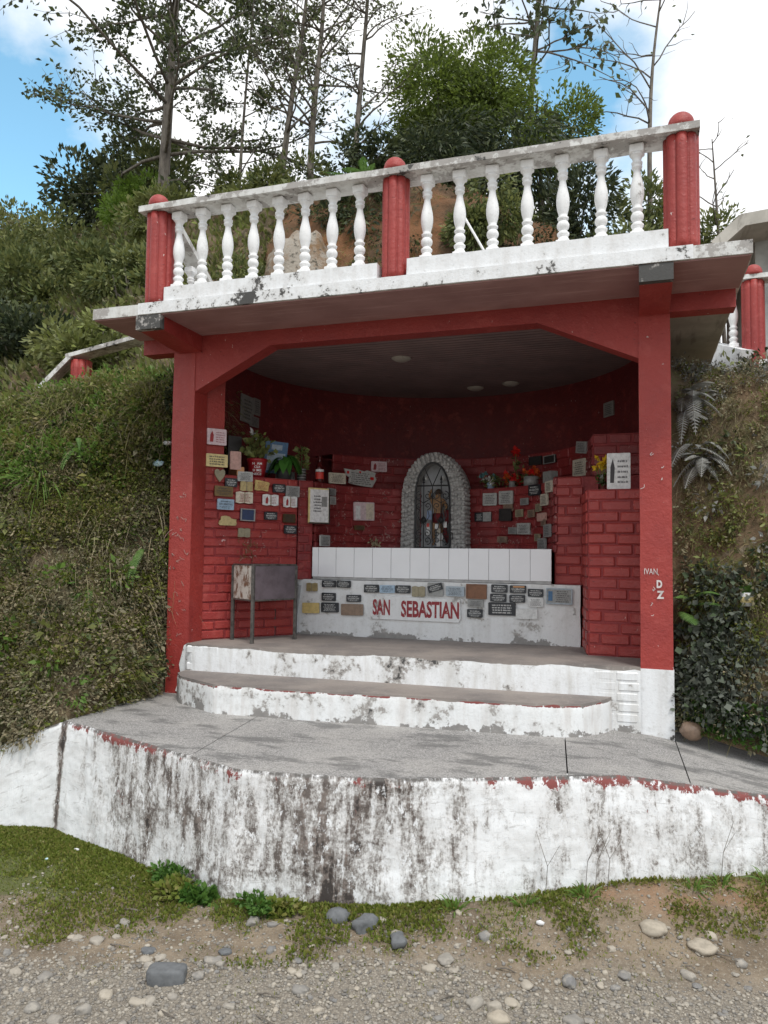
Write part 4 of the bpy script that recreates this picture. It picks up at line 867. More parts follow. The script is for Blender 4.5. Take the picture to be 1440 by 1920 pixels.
PL = [
('L','card_pink',0.200,0.244,1.794,0.947,0.147,0.116,'pink and white glazed card high on the left wall stub'),
('L','yellow',0.203,0.248,1.624,0.947,0.164,0.092,'yellow plaque with dark lettering under the pink and white card'),
('L','heart',0.218,0.268,1.519,0.947,0.086,0.096,'heart shaped dull metal plaque below the yellow plaque'),
('L','pinkmarble',0.288,0.366,1.636,0.947,0.084,0.133,'pinkish grey upright slab beside the yellow plaque'),
('L','orange',0.312,0.400,1.560,0.947,0.055,0.063,'tiny orange picture below the pinkish grey slab'),
('L','greywhite',0.334,0.430,1.524,0.947,0.120,0.071,'pale grey lettered plaque just under the red flower pot'),
('L','black',0.270,0.341,1.473,0.947,0.095,0.062,'small black plaque left of the pale grey one under the red pot'),
('L','bookgold',0.341,0.440,1.452,0.947,0.099,0.075,'dull gold open book plaque under the pale grey plaque'),
('L','scroll',0.415,0.543,1.465,0.947,0.125,0.080,'golden scroll plaque with curled edge on left brick wall'),
('L','bronze',0.237,0.296,1.406,0.947,0.141,0.073,'bronze relief plaque below the heart'),
('L','black',0.499,0.659,1.454,0.947,0.104,0.065,'small black plaque joined to a silver plaque under the ledge'),
('L','silver',0.567,0.755,1.437,0.947,0.118,0.082,'weathered silver plaque at the end of the left brick wall'),
('L','bookcream',0.333,0.428,1.368,0.947,0.133,0.090,'cream open book plaque under the dull gold book'),
('L','bookpink',0.458,0.602,1.361,0.947,0.130,0.088,'white and pink open book plaque under the golden scroll'),
('L','bookpink',0.556,0.739,1.355,0.947,0.115,0.088,'white and pink book plaque below the weathered silver plaque'),
('L','lightblue',0.247,0.309,1.312,0.947,0.129,0.077,'light blue lettered plaque below the bronze relief'),
('L','navy',0.349,0.451,1.243,0.947,0.116,0.090,'navy blue framed plaque on left brick wall'),
('L','black',0.461,0.606,1.243,0.947,0.107,0.060,'small black plaque right of the navy framed plaque'),
('L','darkbronze',0.552,0.734,1.231,0.947,0.106,0.065,'dark bronze plaque near the end of the left brick wall'),
('L','goldornate',0.257,0.324,1.195,0.947,0.141,0.073,'pale gold ornate relief plaque below the light blue plaque'),
('L','black',0.559,0.743,1.146,0.947,0.106,0.065,'small black plaque lowest at the end of the left brick wall'),
('L','bookbronze',0.335,0.431,1.111,0.947,0.094,0.070,'lowest open book plaque on left brick wall above the metal box'),
('UL','greysheet',0.062,0.940,2.133,1.571,0.206,0.222,'large grey sheet stuck high on the dark left wall'),
('UL','greysheet',0.062,1.104,2.182,1.571,0.110,0.138,'narrow grey sheet beside the large one high on the dark wall'),
('UL','greysheet',0.066,1.057,2.050,1.571,0.150,0.084,'torn strip of grey paper under the large grey sheet'),
('A','certificate',0.715,0.925,1.336,0.95,0.190,0.278,'gold edged framed certificate hanging at the corner of the apse'),
('A','silver',0.716,1.149,1.465,1.333,0.110,0.056,'small grey plaque behind the framed certificate top'),
('A','pinkpicture',0.882,1.492,1.325,0.916,0.203,0.153,'pink and yellow printed picture on the apse bricks'),
('A','greywhite',0.712,1.03,1.068,1.40,0.14,0.088,'grey lettered plaque standing just above the altar tiles'),
('A','bronze',0.854,1.455,1.186,0.965,0.100,0.040,'narrow bronze plaque below the pink and yellow picture'),
('A','greywhite',0.720,1.165,1.396,1.314,0.079,0.065,'tiny pale plaque beside the framed certificate'),
('AL','cream',0.730,1.273,1.587,1.0,0.17,0.088,'cream rimmed plaque propped on the ledge near the bottle'),
('AL','marblescroll',0.847,1.512,1.608,0.928,0.330,0.146,'large torn-edged marble scroll plaque with red flowers on the ledge'),
('T','card_pink',0.886,1.881,1.747,0.661,0.147,0.091,'pink and white card on the upper ledge bricks'),
('U','silver',2.885,1.831,2.161,-0.967,0.140,0.118,'square grey plate high on the dark right wall'),
('T','silver',2.715,1.363,1.790,-1.0,0.16,0.089,'tilted grey plaque at the top of the right upper ledge'),
('T','cream',2.696,1.411,1.642,-1.0,0.20,0.131,'cream lettered plaque above the brick corner on the right'),
('T','darkframe',2.429,1.799,1.760,-0.769,0.146,0.066,'dark framed plaque on the right upper ledge bricks'),
('T','dark',2.297,1.909,1.765,-0.622,0.137,0.072,'plain dark plaque beside the dark framed one'),
('P','marble',2.976,0.455,1.506,0.000,0.142,0.227,'white marble slab with figure and text standing on the brick pier'),
('A','greywhite',1.928,1.793,1.436,-0.354,0.134,0.103,'grey white lettered plaque right of the niche'),
('A','greywhite',2.078,1.722,1.443,-0.536,0.147,0.110,'grey white lettered plaque beneath the red flowers'),
('A','black',2.346,1.482,1.482,-0.85,0.16,0.084,'black lettered plaque under the orange flowers'),
('A','cream',2.490,1.199,1.482,-1.10,0.14,0.084,'cream plaque at the top of the brick corner'),
('A','cream',2.441,1.325,1.394,-1.05,0.13,0.089,'cream plaque below the top one at the brick corner'),
('A','blackgrey',1.864,1.814,1.290,-0.281,0.155,0.077,'black and grey broken plaque near the niche'),
('A','dark',2.076,1.723,1.302,-0.533,0.129,0.101,'square dark plaque among the right apse bricks'),
('A','greywhite',2.244,1.597,1.183,-0.764,0.165,0.090,'pale lettered plaque low on the right apse bricks'),
('A','pinkish',2.416,1.374,1.265,-1.0,0.15,0.061,'pinkish broken tile plaque on the right apse bricks'),
('A','silver',2.472,1.250,1.156,-1.15,0.16,0.096,'silver plaque at the brick corner above the altar'),
('A','silver',2.418,1.370,1.060,-1.05,0.15,0.086,'silver grey plaque touching the altar tiles on the right'),
('B','bookgold',0.718,0.850,0.709,0,0.089,0.066,'gold open book plaque at the left end of the altar base'),
('B','black',0.857,0.850,0.738,0,0.112,0.052,0),('B','black',0.978,0.850,0.738,0,0.112,0.052,0),('B','black',1.199,0.850,0.710,0,0.115,0.059,0),
('B','lightblue',1.324,0.850,0.709,0,0.117,0.057,'light blue plaque between two black ones on the altar base'),
('B','black',1.445,0.850,0.710,0,0.114,0.058,0),
('B','bookbronze',1.564,0.850,0.696,0,0.098,0.081,'bronze open book plaque above the saint name sign'),
('B','tilted',1.691,0.850,0.715,0,0.117,0.098,'grey plate with a tilted black plaque on the altar base'),
('B','bluegrey',1.837,0.850,0.705,0,0.135,0.071,'blue grey lettered plaque left of the wooden one'),
('B','wood',1.993,0.850,0.708,0,0.148,0.105,'brown wooden plaque on the white altar base'),
('B','black',2.157,0.850,0.733,0,0.115,0.056,0),
('B','blackred',2.288,0.850,0.731,0,0.114,0.054,'black plaque with reddish top line on the altar base'),
('B','black',2.149,0.850,0.668,0,0.115,0.055,0),('B','black',2.283,0.850,0.665,0,0.110,0.053,0),('B','black',2.410,0.850,0.709,0,0.107,0.054,0),
('B','silver',1.987,0.850,0.624,0,0.115,0.052,'silver lettered plaque right under the wooden plaque'),
('B','white',2.410,0.850,0.644,0,0.107,0.064,'small white lettered plaque above the blank white one'),
('B','framedblue',2.572,0.850,0.690,0,0.177,0.109,'grey rimmed plaque with a blue picture at the right end of the altar base'),
('B','black',1.982,0.850,0.553,0,0.112,0.058,0),
('B','bigblack',2.175,0.850,0.590,0,0.192,0.089,'large black plaque with four bold white lines'),
('B','blank',2.348,0.850,0.561,0,0.149,0.070,'nearly blank white plaque beside the large black one'),
('B','black',0.857,0.850,0.639,0,0.114,0.060,0),('B','black',1.059,0.850,0.633,0,0.115,0.052,0),
('B','gold',0.711,0.850,0.550,0,0.139,0.079,'bright gold plaque low on the altar base'),
('B','blackscript',0.868,0.850,0.559,0,0.141,0.073,'black plaque with handwritten script beside the gold one'),
('B','brown',1.048,0.850,0.548,0,0.176,0.084,'plain brown stone plaque left of the saint name sign'),
]
KM = dict(card_pink='pink', yellow='yellow', heart='olive', pinkmarble='pinkish', orange='orange', greywhite='greywhite', black='black', bookgold='goldpale', scroll='gold', bronze='bronze', silver='silver', bookcream='creambook', bookpink='paper', lightblue='lightblue',
          navy='navy', darkbronze='darkbronze', goldornate='goldpale', bookbronze='olive', greysheet='greysheet', certificate='yellow', pinkpicture='pink', cream='cream', marblescroll='greywhite', darkframe='dark', dark='dark', marble='paper', blackgrey='black', pinkish='pinkish',
          tilted='silver', bluegrey='bluegrey', wood='wood', blackred='black', white='white', framedblue='silver', bigblack='black', blank='white', gold='gold', blackscript='black', brown='brown')
for sfc, kd, x, y, z, yw, wd, h, lb in PL:
    th = .012; out = Vector((math.sin(yw), -math.cos(yw), 0))
    off = .016 if sfc in ('L', 'A', 'T') else .006
    if sfc in ('A', 'T') and kd != 'certificate': off = .022
    shape = {'heart': HEART, 'scroll': SCROLL, 'goldornate': ORNATE, 'marblescroll': TORN}.get(kd, BOOK if kd.startswith('book') else None)
    poly = [(a*wd, c_*h) for a, c_ in shape] if shape else rounded(wd, h, .006 if kd != 'bookcream' else .015)
    grp = None
    if lb == 0: lb = 'small black plaque with white lettering on the white altar base'; grp = 'black plaques on the altar base'
    tilt = random.uniform(-.02, .02)
    if kd == 'silver' and sfc == 'T': tilt = .15
    M_ = Matrix.Translation(Vector((x, y, z))+out*off) @ Matrix.Rotation(yw, 4, 'Z') @ Matrix.Rotation(tilt, 4, 'Y')
    nm = {'certificate': 'framed_certificate', 'greysheet': 'paper_sheet', 'pinkpicture': 'picture'}.get(kd, 'plaque')
    o = plate(poly, th).build(nm, 'p_'+KM[kd], None, label=lb, cat={'framed_certificate': 'certificate', 'paper_sheet': 'sheet', 'picture': 'picture'}.get(nm, 'plaque'), group=grp, mw=M_)
    let = {'black': ('three', 'ink'), 'yellow': ('fourbold', 'ink_dark'), 'greywhite': ('lines', 'ink_dark'), 'lightblue': ('three', 'ink_dark'), 'bluegrey': ('lines', 'ink_dark'), 'silver': ('lines', 'ink_dark'), 'cream': ('lines', 'ink_dark'), 'bigblack': ('fourbold', 'ink'), 'marble': ('half', 'ink_dark'),
           'marblescroll': ('lines', 'ink_dark'), 'blackred': ('three', 'ink'), 'white': ('lines', 'ink_dark'), 'card_pink': ('half', 'ink_red'), 'blackscript': ('lines', 'ink'), 'blackgrey': ('lines', 'ink'), 'framedblue': ('lines', 'ink_dark'), 'bookcream': ('lines', 'ink_red'), 'bookpink': ('half', 'ink_red'), 'bronze': ('three', 'ink_dark'), 'greysheet': ('lines', 'ink_dark'), 'scroll': ('lines', 'ink_red'), 'darkbronze': ('lines', 'ink_dark')}.get(kd)
    if let:
        sc_ = (.85 if shape else .92); ox = .12*wd if kd == 'framedblue' else 0; sxx = .66 if kd == 'framedblue' else sc_
        if kd == 'blackgrey': ox = -.22*wd; sxx = .45
        link('lettering', LETTER[let], o, local=True, mw=Matrix.Translation((ox, -th-.0012, 0)) @ Matrix.Diagonal((wd*sxx, 1, h*sc_, 1)))
    def inset(name, x0, x1, z0, z1, mat, dep=.002):
        b = B(); b.box(x0*wd, x1*wd, -th-dep, -th+.003, z0*h, z1*h); b.build(name, mat, o, local=True)
    if kd.startswith('book'): inset('spine', -.025, .025, -.44, .44, 'p_olive', .003)
    if kd == 'navy':
        for q in ((-.5, .5, .42, .5), (-.5, .5, -.5, -.42), (-.5, -.42, -.42, .42), (.42, .5, -.42, .42)): inset('frame_edge', *q, 'p_silver', .006)
    if kd == 'certificate':
        inset('sheet', -.44, .44, -.46, .46, 'p_paper', .002); link('lettering', LETTER[('lines', 'ink_dark')], o, local=True, mw=Matrix.Translation((-.1*wd, -th-.0035, .02)) @ Matrix.Diagonal((wd*.5, 1, h*.6, 1)))
        inset('portrait', .10, .36, -.02, .26, 'p_greysheet', .0035); inset('dark_edge', -.5, .5, -.5, -.465, 'p_dark', .004); inset('dark_edge', .455, .5, -.46, .5, 'p_dark', .004)
    if kd == 'pinkpicture': inset('figure', -.42, -.2, -.42, .3, 'p_paper'); inset('panel', .08, .46, -.44, .44, 'p_creambook')
    if kd == 'framedblue':
        inset('blue_picture', -.42, -.26, -.3, .3, 'p_blue', .003)
        for q in ((-.5, .5, .42, .5), (-.5, .5, -.5, -.42), (-.5, -.46, -.42, .42), (.46, .5, -.42, .42)): inset('frame_edge', *q, 'p_bluegrey', .006)
    if kd in ('wood', 'darkframe', 'dark'):
        for q in ((-.5, .5, .42, .5), (-.5, .5, -.5, -.42), (-.5, -.44, -.42, .42), (.44, .5, -.42, .42)): inset('frame_edge', *q, 'p_silver' if kd == 'darkframe' else 'p_dark' if kd == 'dark' else 'p_wood', .005)
    if kd == 'tilted':
        b = B(); b.box(-.055, .055, -th-.006, -th+.001, -.025, .025); q = b.build('tilted_plate', 'p_black', o, local=True, mw=Matrix.Translation((0, 0, .012)) @ Matrix.Rotation(-.30, 4, 'Y'))
        link('lettering', LETTER[('three', 'ink')], q, local=True, mw=Matrix.Translation((0, -th-.0075, 0)) @ Matrix.Diagonal((.10, 1, .045, 1)))
    if kd == 'blackgrey': inset('grey_half', .02, .5, -.5, .5, 'p_silver', .003)
    if kd == 'blackred': inset('red_line', -.3, .4, .22, .42, 'p_orange', .0025)
    if kd == 'marblescroll':
        for q in ((-.42, -.36, .2, .36), (.30, .40, -.05, .12), (-.05, 0, .3, .4)): inset('red_flower', *q, 'fl_red', .004)
rx = random.Random(4)
for i, (deg, z, wd, h, m_) in enumerate(((58, 1.36, .10, .06, 'p_brown'), (50, 1.31, .09, .06, 'p_olive'), (46, 1.40, .10, .055, 'p_greysheet'), (40, 1.30, .10, .06, 'p_brown'), (33, 1.34, .09, .06, 'p_olive'), (44, 1.19, .09, .05, 'p_brown'), (55, 1.17, .09, .055, 'p_greysheet'), (62, 1.10, .10, .05, 'p_brown'), (34, 1.11, .09, .055, 'p_olive'), (27, 1.22, .09, .05, 'p_brown'))):
    a = math.radians(deg); yw = a-math.pi/2; o = plate(rounded(wd, h, .004), .009).build('plaque', m_, None, label='worn brownish small plaque among the right apse bricks', cat='plaque', group='worn plaques on the right apse wall', mw=Matrix.Translation((AC[0]+(RA-.022)*math.cos(a), AC[1]+(RA-.022)*math.sin(a), z)) @ Matrix.Rotation(yw, 4, 'Z') @ Matrix.Rotation(rx.uniform(-.03, .03), 4, 'Y'))
    link('lettering', LETTER[('lines', 'ink_dark')], o, local=True, mw=Matrix.Translation((0, -.0102, 0)) @ Matrix.Diagonal((wd*.9, 1, h*.9, 1)))
# the name board
b = plate([(-.345, -.085), (.33, -.09), (.345, -.06), (.34, .075), (-.345, .085)], .014)
sg = b.build('name_sign', 'white_base', None, label='white board lettered SAN SEBASTIAN in dark red on the altar base', cat='sign', mw=Matrix.Translation((1.535, .849, .572)))
t1 = font_mesh('SAN', .034); t2 = font_mesh('SEBASTIAN', .034)
b = B(); text_add(b, t1, -.255, .002, .135, .118); b.build('lettering', 'sign_red', sg, local=True, mw=Matrix.Translation((0, -.0155, 0))); b = B(); text_add(b, t2, .115, -.004, .435, .122); b.build('lettering', 'sign_red', sg, local=True, mw=Matrix.Translation((0, -.0155, 0)))
# graffiti
tv = font_mesh('IVAN', .0); b = B(); text_add(b, tv, W-.115, .885, .07, .033, -.0075); part(b, 'graffiti', 'white_graffiti', rp)
b = B(); tv = font_mesh('D', .05); text_add(b, tv, W-.07, .815, .03, .045, -.0075); tv = font_mesh('Z', .05); text_add(b, tv, W-.065, .755, .04, .045, -.0075); part(b, 'graffiti', 'white_graffiti', rp)
def scribble(b, org, ax, n, span, h, seed, w_=.0035, az=Vector((0, 0, 1)), nrm=Vector((0, -1, 0))):
    rnd = random.Random(seed)
    for i in range(n):
        p = Vector(org)+Vector(ax)*rnd.uniform(0, span[0])+az*rnd.uniform(0, span[1])
        for q in range(rnd.randint(2, 4)):
            d = (Vector(ax)*rnd.uniform(-1, 1)+az*rnd.uniform(-1, 1)).normalized(); L = h*rnd.uniform(.5, 1.2); e = p+d*L; s_ = d.cross(nrm)*w_/2
            b.add([tuple(p-s_), tuple(e-s_), tuple(e+s_), tuple(p+s_)], [(0, 1, 2, 3)]); p = e
b = B(); scribble(b, (.02, -.0065, .75), (1, 0, 0), 16, (.12, .6), .022, 3); scribble(b, (.02, -.0065, .4), (1, 0, 0), 6, (.12, .3), .016, 5, .003); part(b, 'graffiti', 'scratch', lp, kind='stuff')
b = B(); scribble(b, (3.12, -.0075, .5), (1, 0, 0), 9, (.12, 1.8), .014, 8, .003); part(b, 'paint_chips', 'white_graffiti', rp, kind='stuff')
b = B(); scribble(b, Vector((.30, .385, .93))+nL*.021, tL, 26, (.16, .12), .02, 4, .003, nrm=nL); part(b, 'scratched_patch', 'p_bronze', sh, kind='stuff')
b = B(); scribble(b, Vector((.33, .42, .92))+nL*.021, tL, 14, (.42, .2), .016, 14, .003, nrm=nL); part(b, 'graffiti', 'scratch', sh, kind='stuff')
b = B()
for j, a in enumerate(np.linspace(math.radians(170), math.radians(118), 12)):
    rn = Vector((-math.cos(a), -math.sin(a), 0)); org = Vector((AC[0]+(RA-.018)*math.cos(a), AC[1]+(RA-.018)*math.sin(a), 1.06)); scribble(b, org, (math.sin(a), -math.cos(a), 0), 5, (.1, .38), .02, 60+j, .004, nrm=rn)
for j, a in enumerate(np.linspace(math.radians(66), math.radians(12), 12)):
    rn = Vector((-math.cos(a), -math.sin(a), 0)); org = Vector((AC[0]+(RA-.018)*math.cos(a), AC[1]+(RA-.018)*math.sin(a), 1.05)); scribble(b, org, (math.sin(a), -math.cos(a), 0), 4, (.1, .42), .02, 90+j, .004, nrm=rn)
part(b, 'graffiti', 'scratch', upw, kind='stuff')

# ================================================================== offerings on the ledges
LZ = 1.531
def leaves(P, Nrm, size, mat, name, parent=None, asp=.5, droop=.0, seed=1, fold=.18, **kw):
    """one mesh of pointed leaves; P (n,3) base points, Nrm (n,3) growth directions"""
    r = np.random.default_rng(seed); n = len(P); d = Nrm+r.normal(0, .35, (n, 3)); d[:, 2] -= droop; d /= np.linalg.norm(d, axis=1, keepdims=True)+1e-9
    a = r.normal(0, 1, (n, 3)); s_ = np.cross(d, a); s_ /= np.linalg.norm(s_, axis=1, keepdims=True)+1e-9; u = np.cross(s_, d)
    L = (size*r.uniform(.65, 1.25, n))[:, None]
    base = P; mid = P+d*L*.48; tip = P+d*L-u*L*fold*.6
    V = np.stack([base, mid+s_*L*asp*.5+u*L*fold*.4, tip, mid-s_*L*asp*.5+u*L*fold*.4], 1).reshape(-1, 3)
    i = np.arange(n)[:, None]*4; F = i+np.array([[0, 1, 2, 3]])
    return link(name, fast_mesh(name, V, F, mat), parent, **kw)
def plant_pot(name, loc, prof, mat, label, cat='potted plant', seg=20):
    t = thing(name, loc, label, cat); b = B(); b.lathe(prof, seg, loc); part(b, 'pot', mat, t, True); return t
loc = (.345, .615, LZ); t = plant_pot('potted_plant', loc, [(.055, 0), (.062, .04), (.075, .125), (.08, .13), (.08, .145), (.07, .145), (.066, .12)], 'pot_red', 'leafy plant with white flowers in a red lettered pot on the left ledge')
r = np.random.default_rng(5); n = 170; A_ = r.uniform(0, 6.28, n); Rr = np.abs(r.normal(0, .055, n)); P = np.stack([loc[0]+Rr*np.cos(A_), loc[1]+Rr*np.sin(A_), LZ+.14+r.uniform(0, .17, n)], 1); P[:60, 0] += -.04; P[:60, 2] += .04
leaves(P, np.stack([np.cos(A_), np.sin(A_), r.uniform(0, 1, n)], 1), .05, 'lf_lime' if 0 else 'lf_hill', 'foliage', t, .8, .1, 5)
b = B(); cam_dir = Vector((CAM.x-loc[0], CAM.y-loc[1], 0)).normalized(); sd_ = Vector((-cam_dir.y, cam_dir.x, 0))
for txt, z, wd in (('N  AM', .105, .075), ('CUI', .08, .045), ('SI ME', .055, .07), ('NECE', .028, .07)):
    tv = font_mesh(txt, .02)
    for_v = []
    rad = .062+.013*max(0, (z-.04)/.085)+.0015
    V = []
    for p in tv[0]:
        an = (p[0]*wd)/rad; dd = cam_dir*math.cos(an)+sd_*math.sin(an); V.append((loc[0]+dd.x*rad, loc[1]+dd.y*rad, LZ+z+p[1]*.018))
    b.add(V, tv[1])
part(b, 'lettering', 'ink', t)
P = np.array([(loc[0]-.035+r.uniform(-.02, .02), loc[1]+r.uniform(-.02, .02), LZ+.335) for _ in range(16)]); leaves(P, r.normal(0, 1, (16, 3))+np.array([0, -.3, .3]), .055, 'fl_white', 'white_flower', t, .4, 0, 6)
# leaning blue book
b = B(); b.box(-.09, .09, -.012, .012, 0, .25); bk = b.build('blue_folder', 'p_blue', None, label='blue framed print leaning on the wall behind the potted plants', cat='frame', mw=Matrix.Translation((.375, .835, LZ+.06)) @ Matrix.Rotation(.72, 4, 'Z') @ Matrix.Rotation(.12, 4, 'X') @ Matrix.Rotation(.06, 4, 'Y'))
b = B(); b.box(-.04, .045, -.014, -.010, .185, .225); part(b, 'title_panel', 'p_paleblue', bk, local=True); b = B(); b.box(-.07, .075, -.014, -.010, .02, .16); part(b, 'picture_panel', 'p_paleblue', bk, local=True)
b = B(); b.box(.36, .52, .90, .92, LZ, LZ+.075); b.build('grey_block', 'p_greysheet', None, label='low grey block on the ledge carrying the blue frame', cat='block')
b = B(); b.box(-.055, .055, -.008, .008, 0, .22); b.build('dark_board', 'p_dark', None, label='dark narrow board standing behind the flowering plant', cat='board', mw=Matrix.Translation((.18, .56, LZ+.10)) @ Matrix.Rotation(.95, 4, 'Z'))
b = B(); b.box(.14, .22, .55, .60, LZ, LZ+.10); b.build('wooden_block', 'p_wood', None, label='brown block on the ledge under the dark board', cat='block')
# glossy leaf plant
loc = (.485, .80, LZ); t = plant_pot('potted_plant', loc, [(.05, 0), (.058, .08), (.062, .095), (.055, .095)], 'pot_dark', 'glossy broad-leaved plant drooping over a dark pot on the left ledge')
rnd = random.Random(12); b = B()
for i in range(16):
    a = rnd.uniform(0, 6.28); q = Vector((math.cos(a), math.sin(a)*.8-.3, 0)).normalized(); base = Vector(loc)+Vector((0, 0, .09)); L = rnd.uniform(.09, .135); up = rnd.uniform(.03, .10); V = []
    s_ = q.cross(Vector((0, 0, 1))); n_ = 6
    for j in range(n_+1):
        f = j/n_; c = base+q*L*(.25+f)*.9+Vector((0, 0, up*(1-(1.5*f-.4)**2)+.02-f*.055)); wd = .038*math.sin(math.pi*min(1, f*.92+.06))**.8
        V += [tuple(c-s_*wd), tuple(c+Vector((0, 0, -.006))), tuple(c+s_*wd)]
    F = [];
    for j in range(n_): F += [(j*3, j*3+1, j*3+4, j*3+3), (j*3+1, j*3+2, j*3+5, j*3+4)]
    b.add(V, F)
part(b, 'foliage', 'houseleaf', t, True)
# plant in a patterned can
loc = (.572, .93, LZ); t = plant_pot('potted_plant', loc, [(.036, 0), (.036, .10), (.033, .10)], 'p_silver', 'upright small-leaved plant in a banded can on the left ledge')
for i in range(4): b = B(); b.lathe([(.0368, .012+i*.022), (.0372, .018+i*.022), (.0368, .024+i*.022)], 18, loc); part(b, 'dark_band', 'p_dark', t)
n = 90; A_ = r.uniform(0, 6.28, n); hh_ = r.uniform(.06, .27, n); P = np.stack([loc[0]+.025*np.cos(A_), loc[1]+.025*np.sin(A_), LZ+hh_], 1); leaves(P, np.stack([np.cos(A_), np.sin(A_), A_*0+.4], 1), .045, 'lf_hill', 'foliage', t, .75, 0, 8)
b = B(); b.tube([tuple(loc), (loc[0], loc[1], LZ+.28)], .004, 5); part(b, 'stem', 'weed', t)
# bottle
loc = (.672, 1.06, LZ); t = thing('glass_bottle', loc, 'dark glass bottle with a red label standing on the ledge', 'bottle'); b = B(); b.lathe([(.03, 0), (.033, .01), (.033, .11), (.026, .14), (.013, .165), (.012, .20), (.015, .203), (.015, .212), (.002, .212)], 18, loc); part(b, 'glass_body', 'glass_dark', t, True)
b = B(); b.lathe([(.0335, .03), (.0338, .032), (.0338, .082), (.0335, .085)], 18, loc); part(b, 'label', 'label_red', t, True); b = B(); b.lathe([(.0335, .088), (.0338, .089), (.0338, .105), (.0335, .107)], 18, loc); part(b, 'paper_band', 'ink', t, True)
# right hand bouquets
def bouquet(loc, label, n, mats, size, spread, h0, h1, vase=None, seed=1, leafn=60, leafsz=.05, leafmat_='lf_bush'):
    t = thing('flower_bouquet', loc, label, 'flowers'); r = np.random.default_rng(seed)
    if vase: b = B(); b.lathe(vase[0], 16, loc); part(b, 'vase', vase[1], t, True)
    a = r.uniform(0, 6.28, n); rr_ = spread*np.sqrt(r.uniform(0, 1, n)); C_ = np.stack([loc[0]+rr_*np.cos(a), loc[1]+rr_*np.sin(a), loc[2]+r.uniform(h0, h1, n)], 1)
    for i in range(n):
        P = np.repeat(C_[i:i+1], 14, 0); leaves(P, r.normal(0, 1, (14, 3)), size, mats[i % len(mats)], 'blossom', t, .8, 0, seed*50+i)
    b = B()
    for i in range(n): b.tube([(loc[0], loc[1], loc[2]+.02), tuple(C_[i])], .002, 4)
    part(b, 'stems', 'weed', t)
    if leafn:
        P = np.stack([loc[0]+r.normal(0, spread*.6, leafn), loc[1]+r.normal(0, spread*.6, leafn), loc[2]+r.uniform(.02, h1*.8, leafn)], 1); leaves(P, r.normal(0, 1, (leafn, 3))+np.array([0, 0, .4]), leafsz, leafmat_, 'foliage', t, .4, 0, seed+7)
    return t
bouquet((1.905, 1.875, LZ), 'faded teal and green artificial bouquet on the right ledge near the niche', 9, ['fl_teal', 'lf_bush', 'fl_white'], .03, .085, .05, .13, ([(.03, 0), (.035, .05), (.03, .055)], 'p_lightblue'), 3, 70, .05)
bouquet((2.10, 1.80, LZ), 'tall red artificial flowers on the right ledge', 8, ['fl_red', 'fl_red', 'fl_orange'], .042, .07, .04, .12, ([(.03, 0), (.028, .06), (.02, .07)], 'p_greysheet'), 5, 40)
bouquet((2.13, 1.86, LZ+.0), 'slender upright spray with a red flower head behind the red bouquet', 3, ['fl_red'], .045, .03, .29, .34, None, 6, 30, .06)
bouquet((2.27, 1.68, LZ), 'orange artificial flowers on a grey block on the right ledge', 9, ['fl_orange', 'fl_orange', 'fl_red'], .034, .085, .10, .14, ([(.06, 0), (.06, .08), (.055, .08)], 'p_greysheet'), 7, 20)
bouquet((2.872, .52, 1.391), 'yellow flowers in a clear glass on the brick pier', 13, ['fl_yellow'], .026, .04, .14, .21, ([(.024, .0), (.027, .10), (.0265, .102), (.0255, .10), (.023, .006)], 'glass'), 9, 14, .05, 'weed')
b = B(); b.box(-.06, .06, -.03, .03, 0, .10); b.build('grey_block', 'p_greysheet', None, label='dusty grey block on the right ledge beside the brick corner', cat='block', mw=Matrix.Translation((2.44, 1.52, LZ)) @ Matrix.Rotation(-.9, 4, 'Z'))
P = np.array([(1.02+r.uniform(-.035, .035), 1.42+r.uniform(-.03, .03), 1.02+r.uniform(0, .06)) for _ in range(40)]); leaves(P, r.normal(0, 1, (40, 3))+np.array([0, 0, .5]), .035, 'grass_dry', 'dried_flowers', None, .5, 0, 4, label='small heap of dried brown flowers at the back of the altar table', cat='flowers')

# ---- offering box on four iron legs
BXc = [(.345, .29), (.60, .12), (.80, .46), (.545, .63)]     # plan corners, front-left, near, right, back
BXc = [(.34, .30), (.585, .135), (.735, .50), (.49, .665)]
ob = thing('offering_box', (.54, .40, .347), 'grey metal offering box on four thin legs in front of the left wall', 'metal box')
z0, z1 = .632, .882
def quad_panel(p, q, z0, z1, th, name, mat, parent=ob):
    b = B(); p, q = Vector((*p, 0)), Vector((*q, 0)); d = (q-p).normalized(); nn = Vector((d.y, -d.x, 0))*th
    b.add([(p.x, p.y, z0), (q.x, q.y, z0), (q.x, q.y, z1), (p.x, p.y, z1), (p.x+nn.x, p.y+nn.y, z0), (q.x+nn.x, q.y+nn.y, z0), (q.x+nn.x, q.y+nn.y, z1), (p.x+nn.x, p.y+nn.y, z1)], [(3, 2, 1, 0), (4, 5, 6, 7), (0, 1, 5, 4), (2, 3, 7, 6), (1, 2, 6, 5), (3, 0, 4, 7)]); return part(b, name, mat, parent)
quad_panel(BXc[0], BXc[1], z0, z1, .003, 'rusty_side', 'box_rust'); quad_panel(BXc[1], BXc[2], z0+.01, z1, .003, 'front_panel', 'box_front'); quad_panel(BXc[2], BXc[3], z0, z1, .003, 'back_panel', 'box_front'); quad_panel(BXc[3], BXc[0], z0, z1, .003, 'wall_side_panel', 'box_rust')
b = B(); b.prism([(x*.97+.54*.03, y*.97+.4*.03) for x, y in BXc], z0+.02, z0+.026); part(b, 'bottom_plate', 'box_rust', ob)
b = B(); b.prism(BXc, z1-.004, z1+.004); part(b, 'top_plate', 'box_front', ob)
for (x, y) in BXc:
    b = B(); b.box(x-.011, x+.011, y-.011, y+.011, .347, z1-.005, .002); part(b, 'leg', 'zinc', ob)
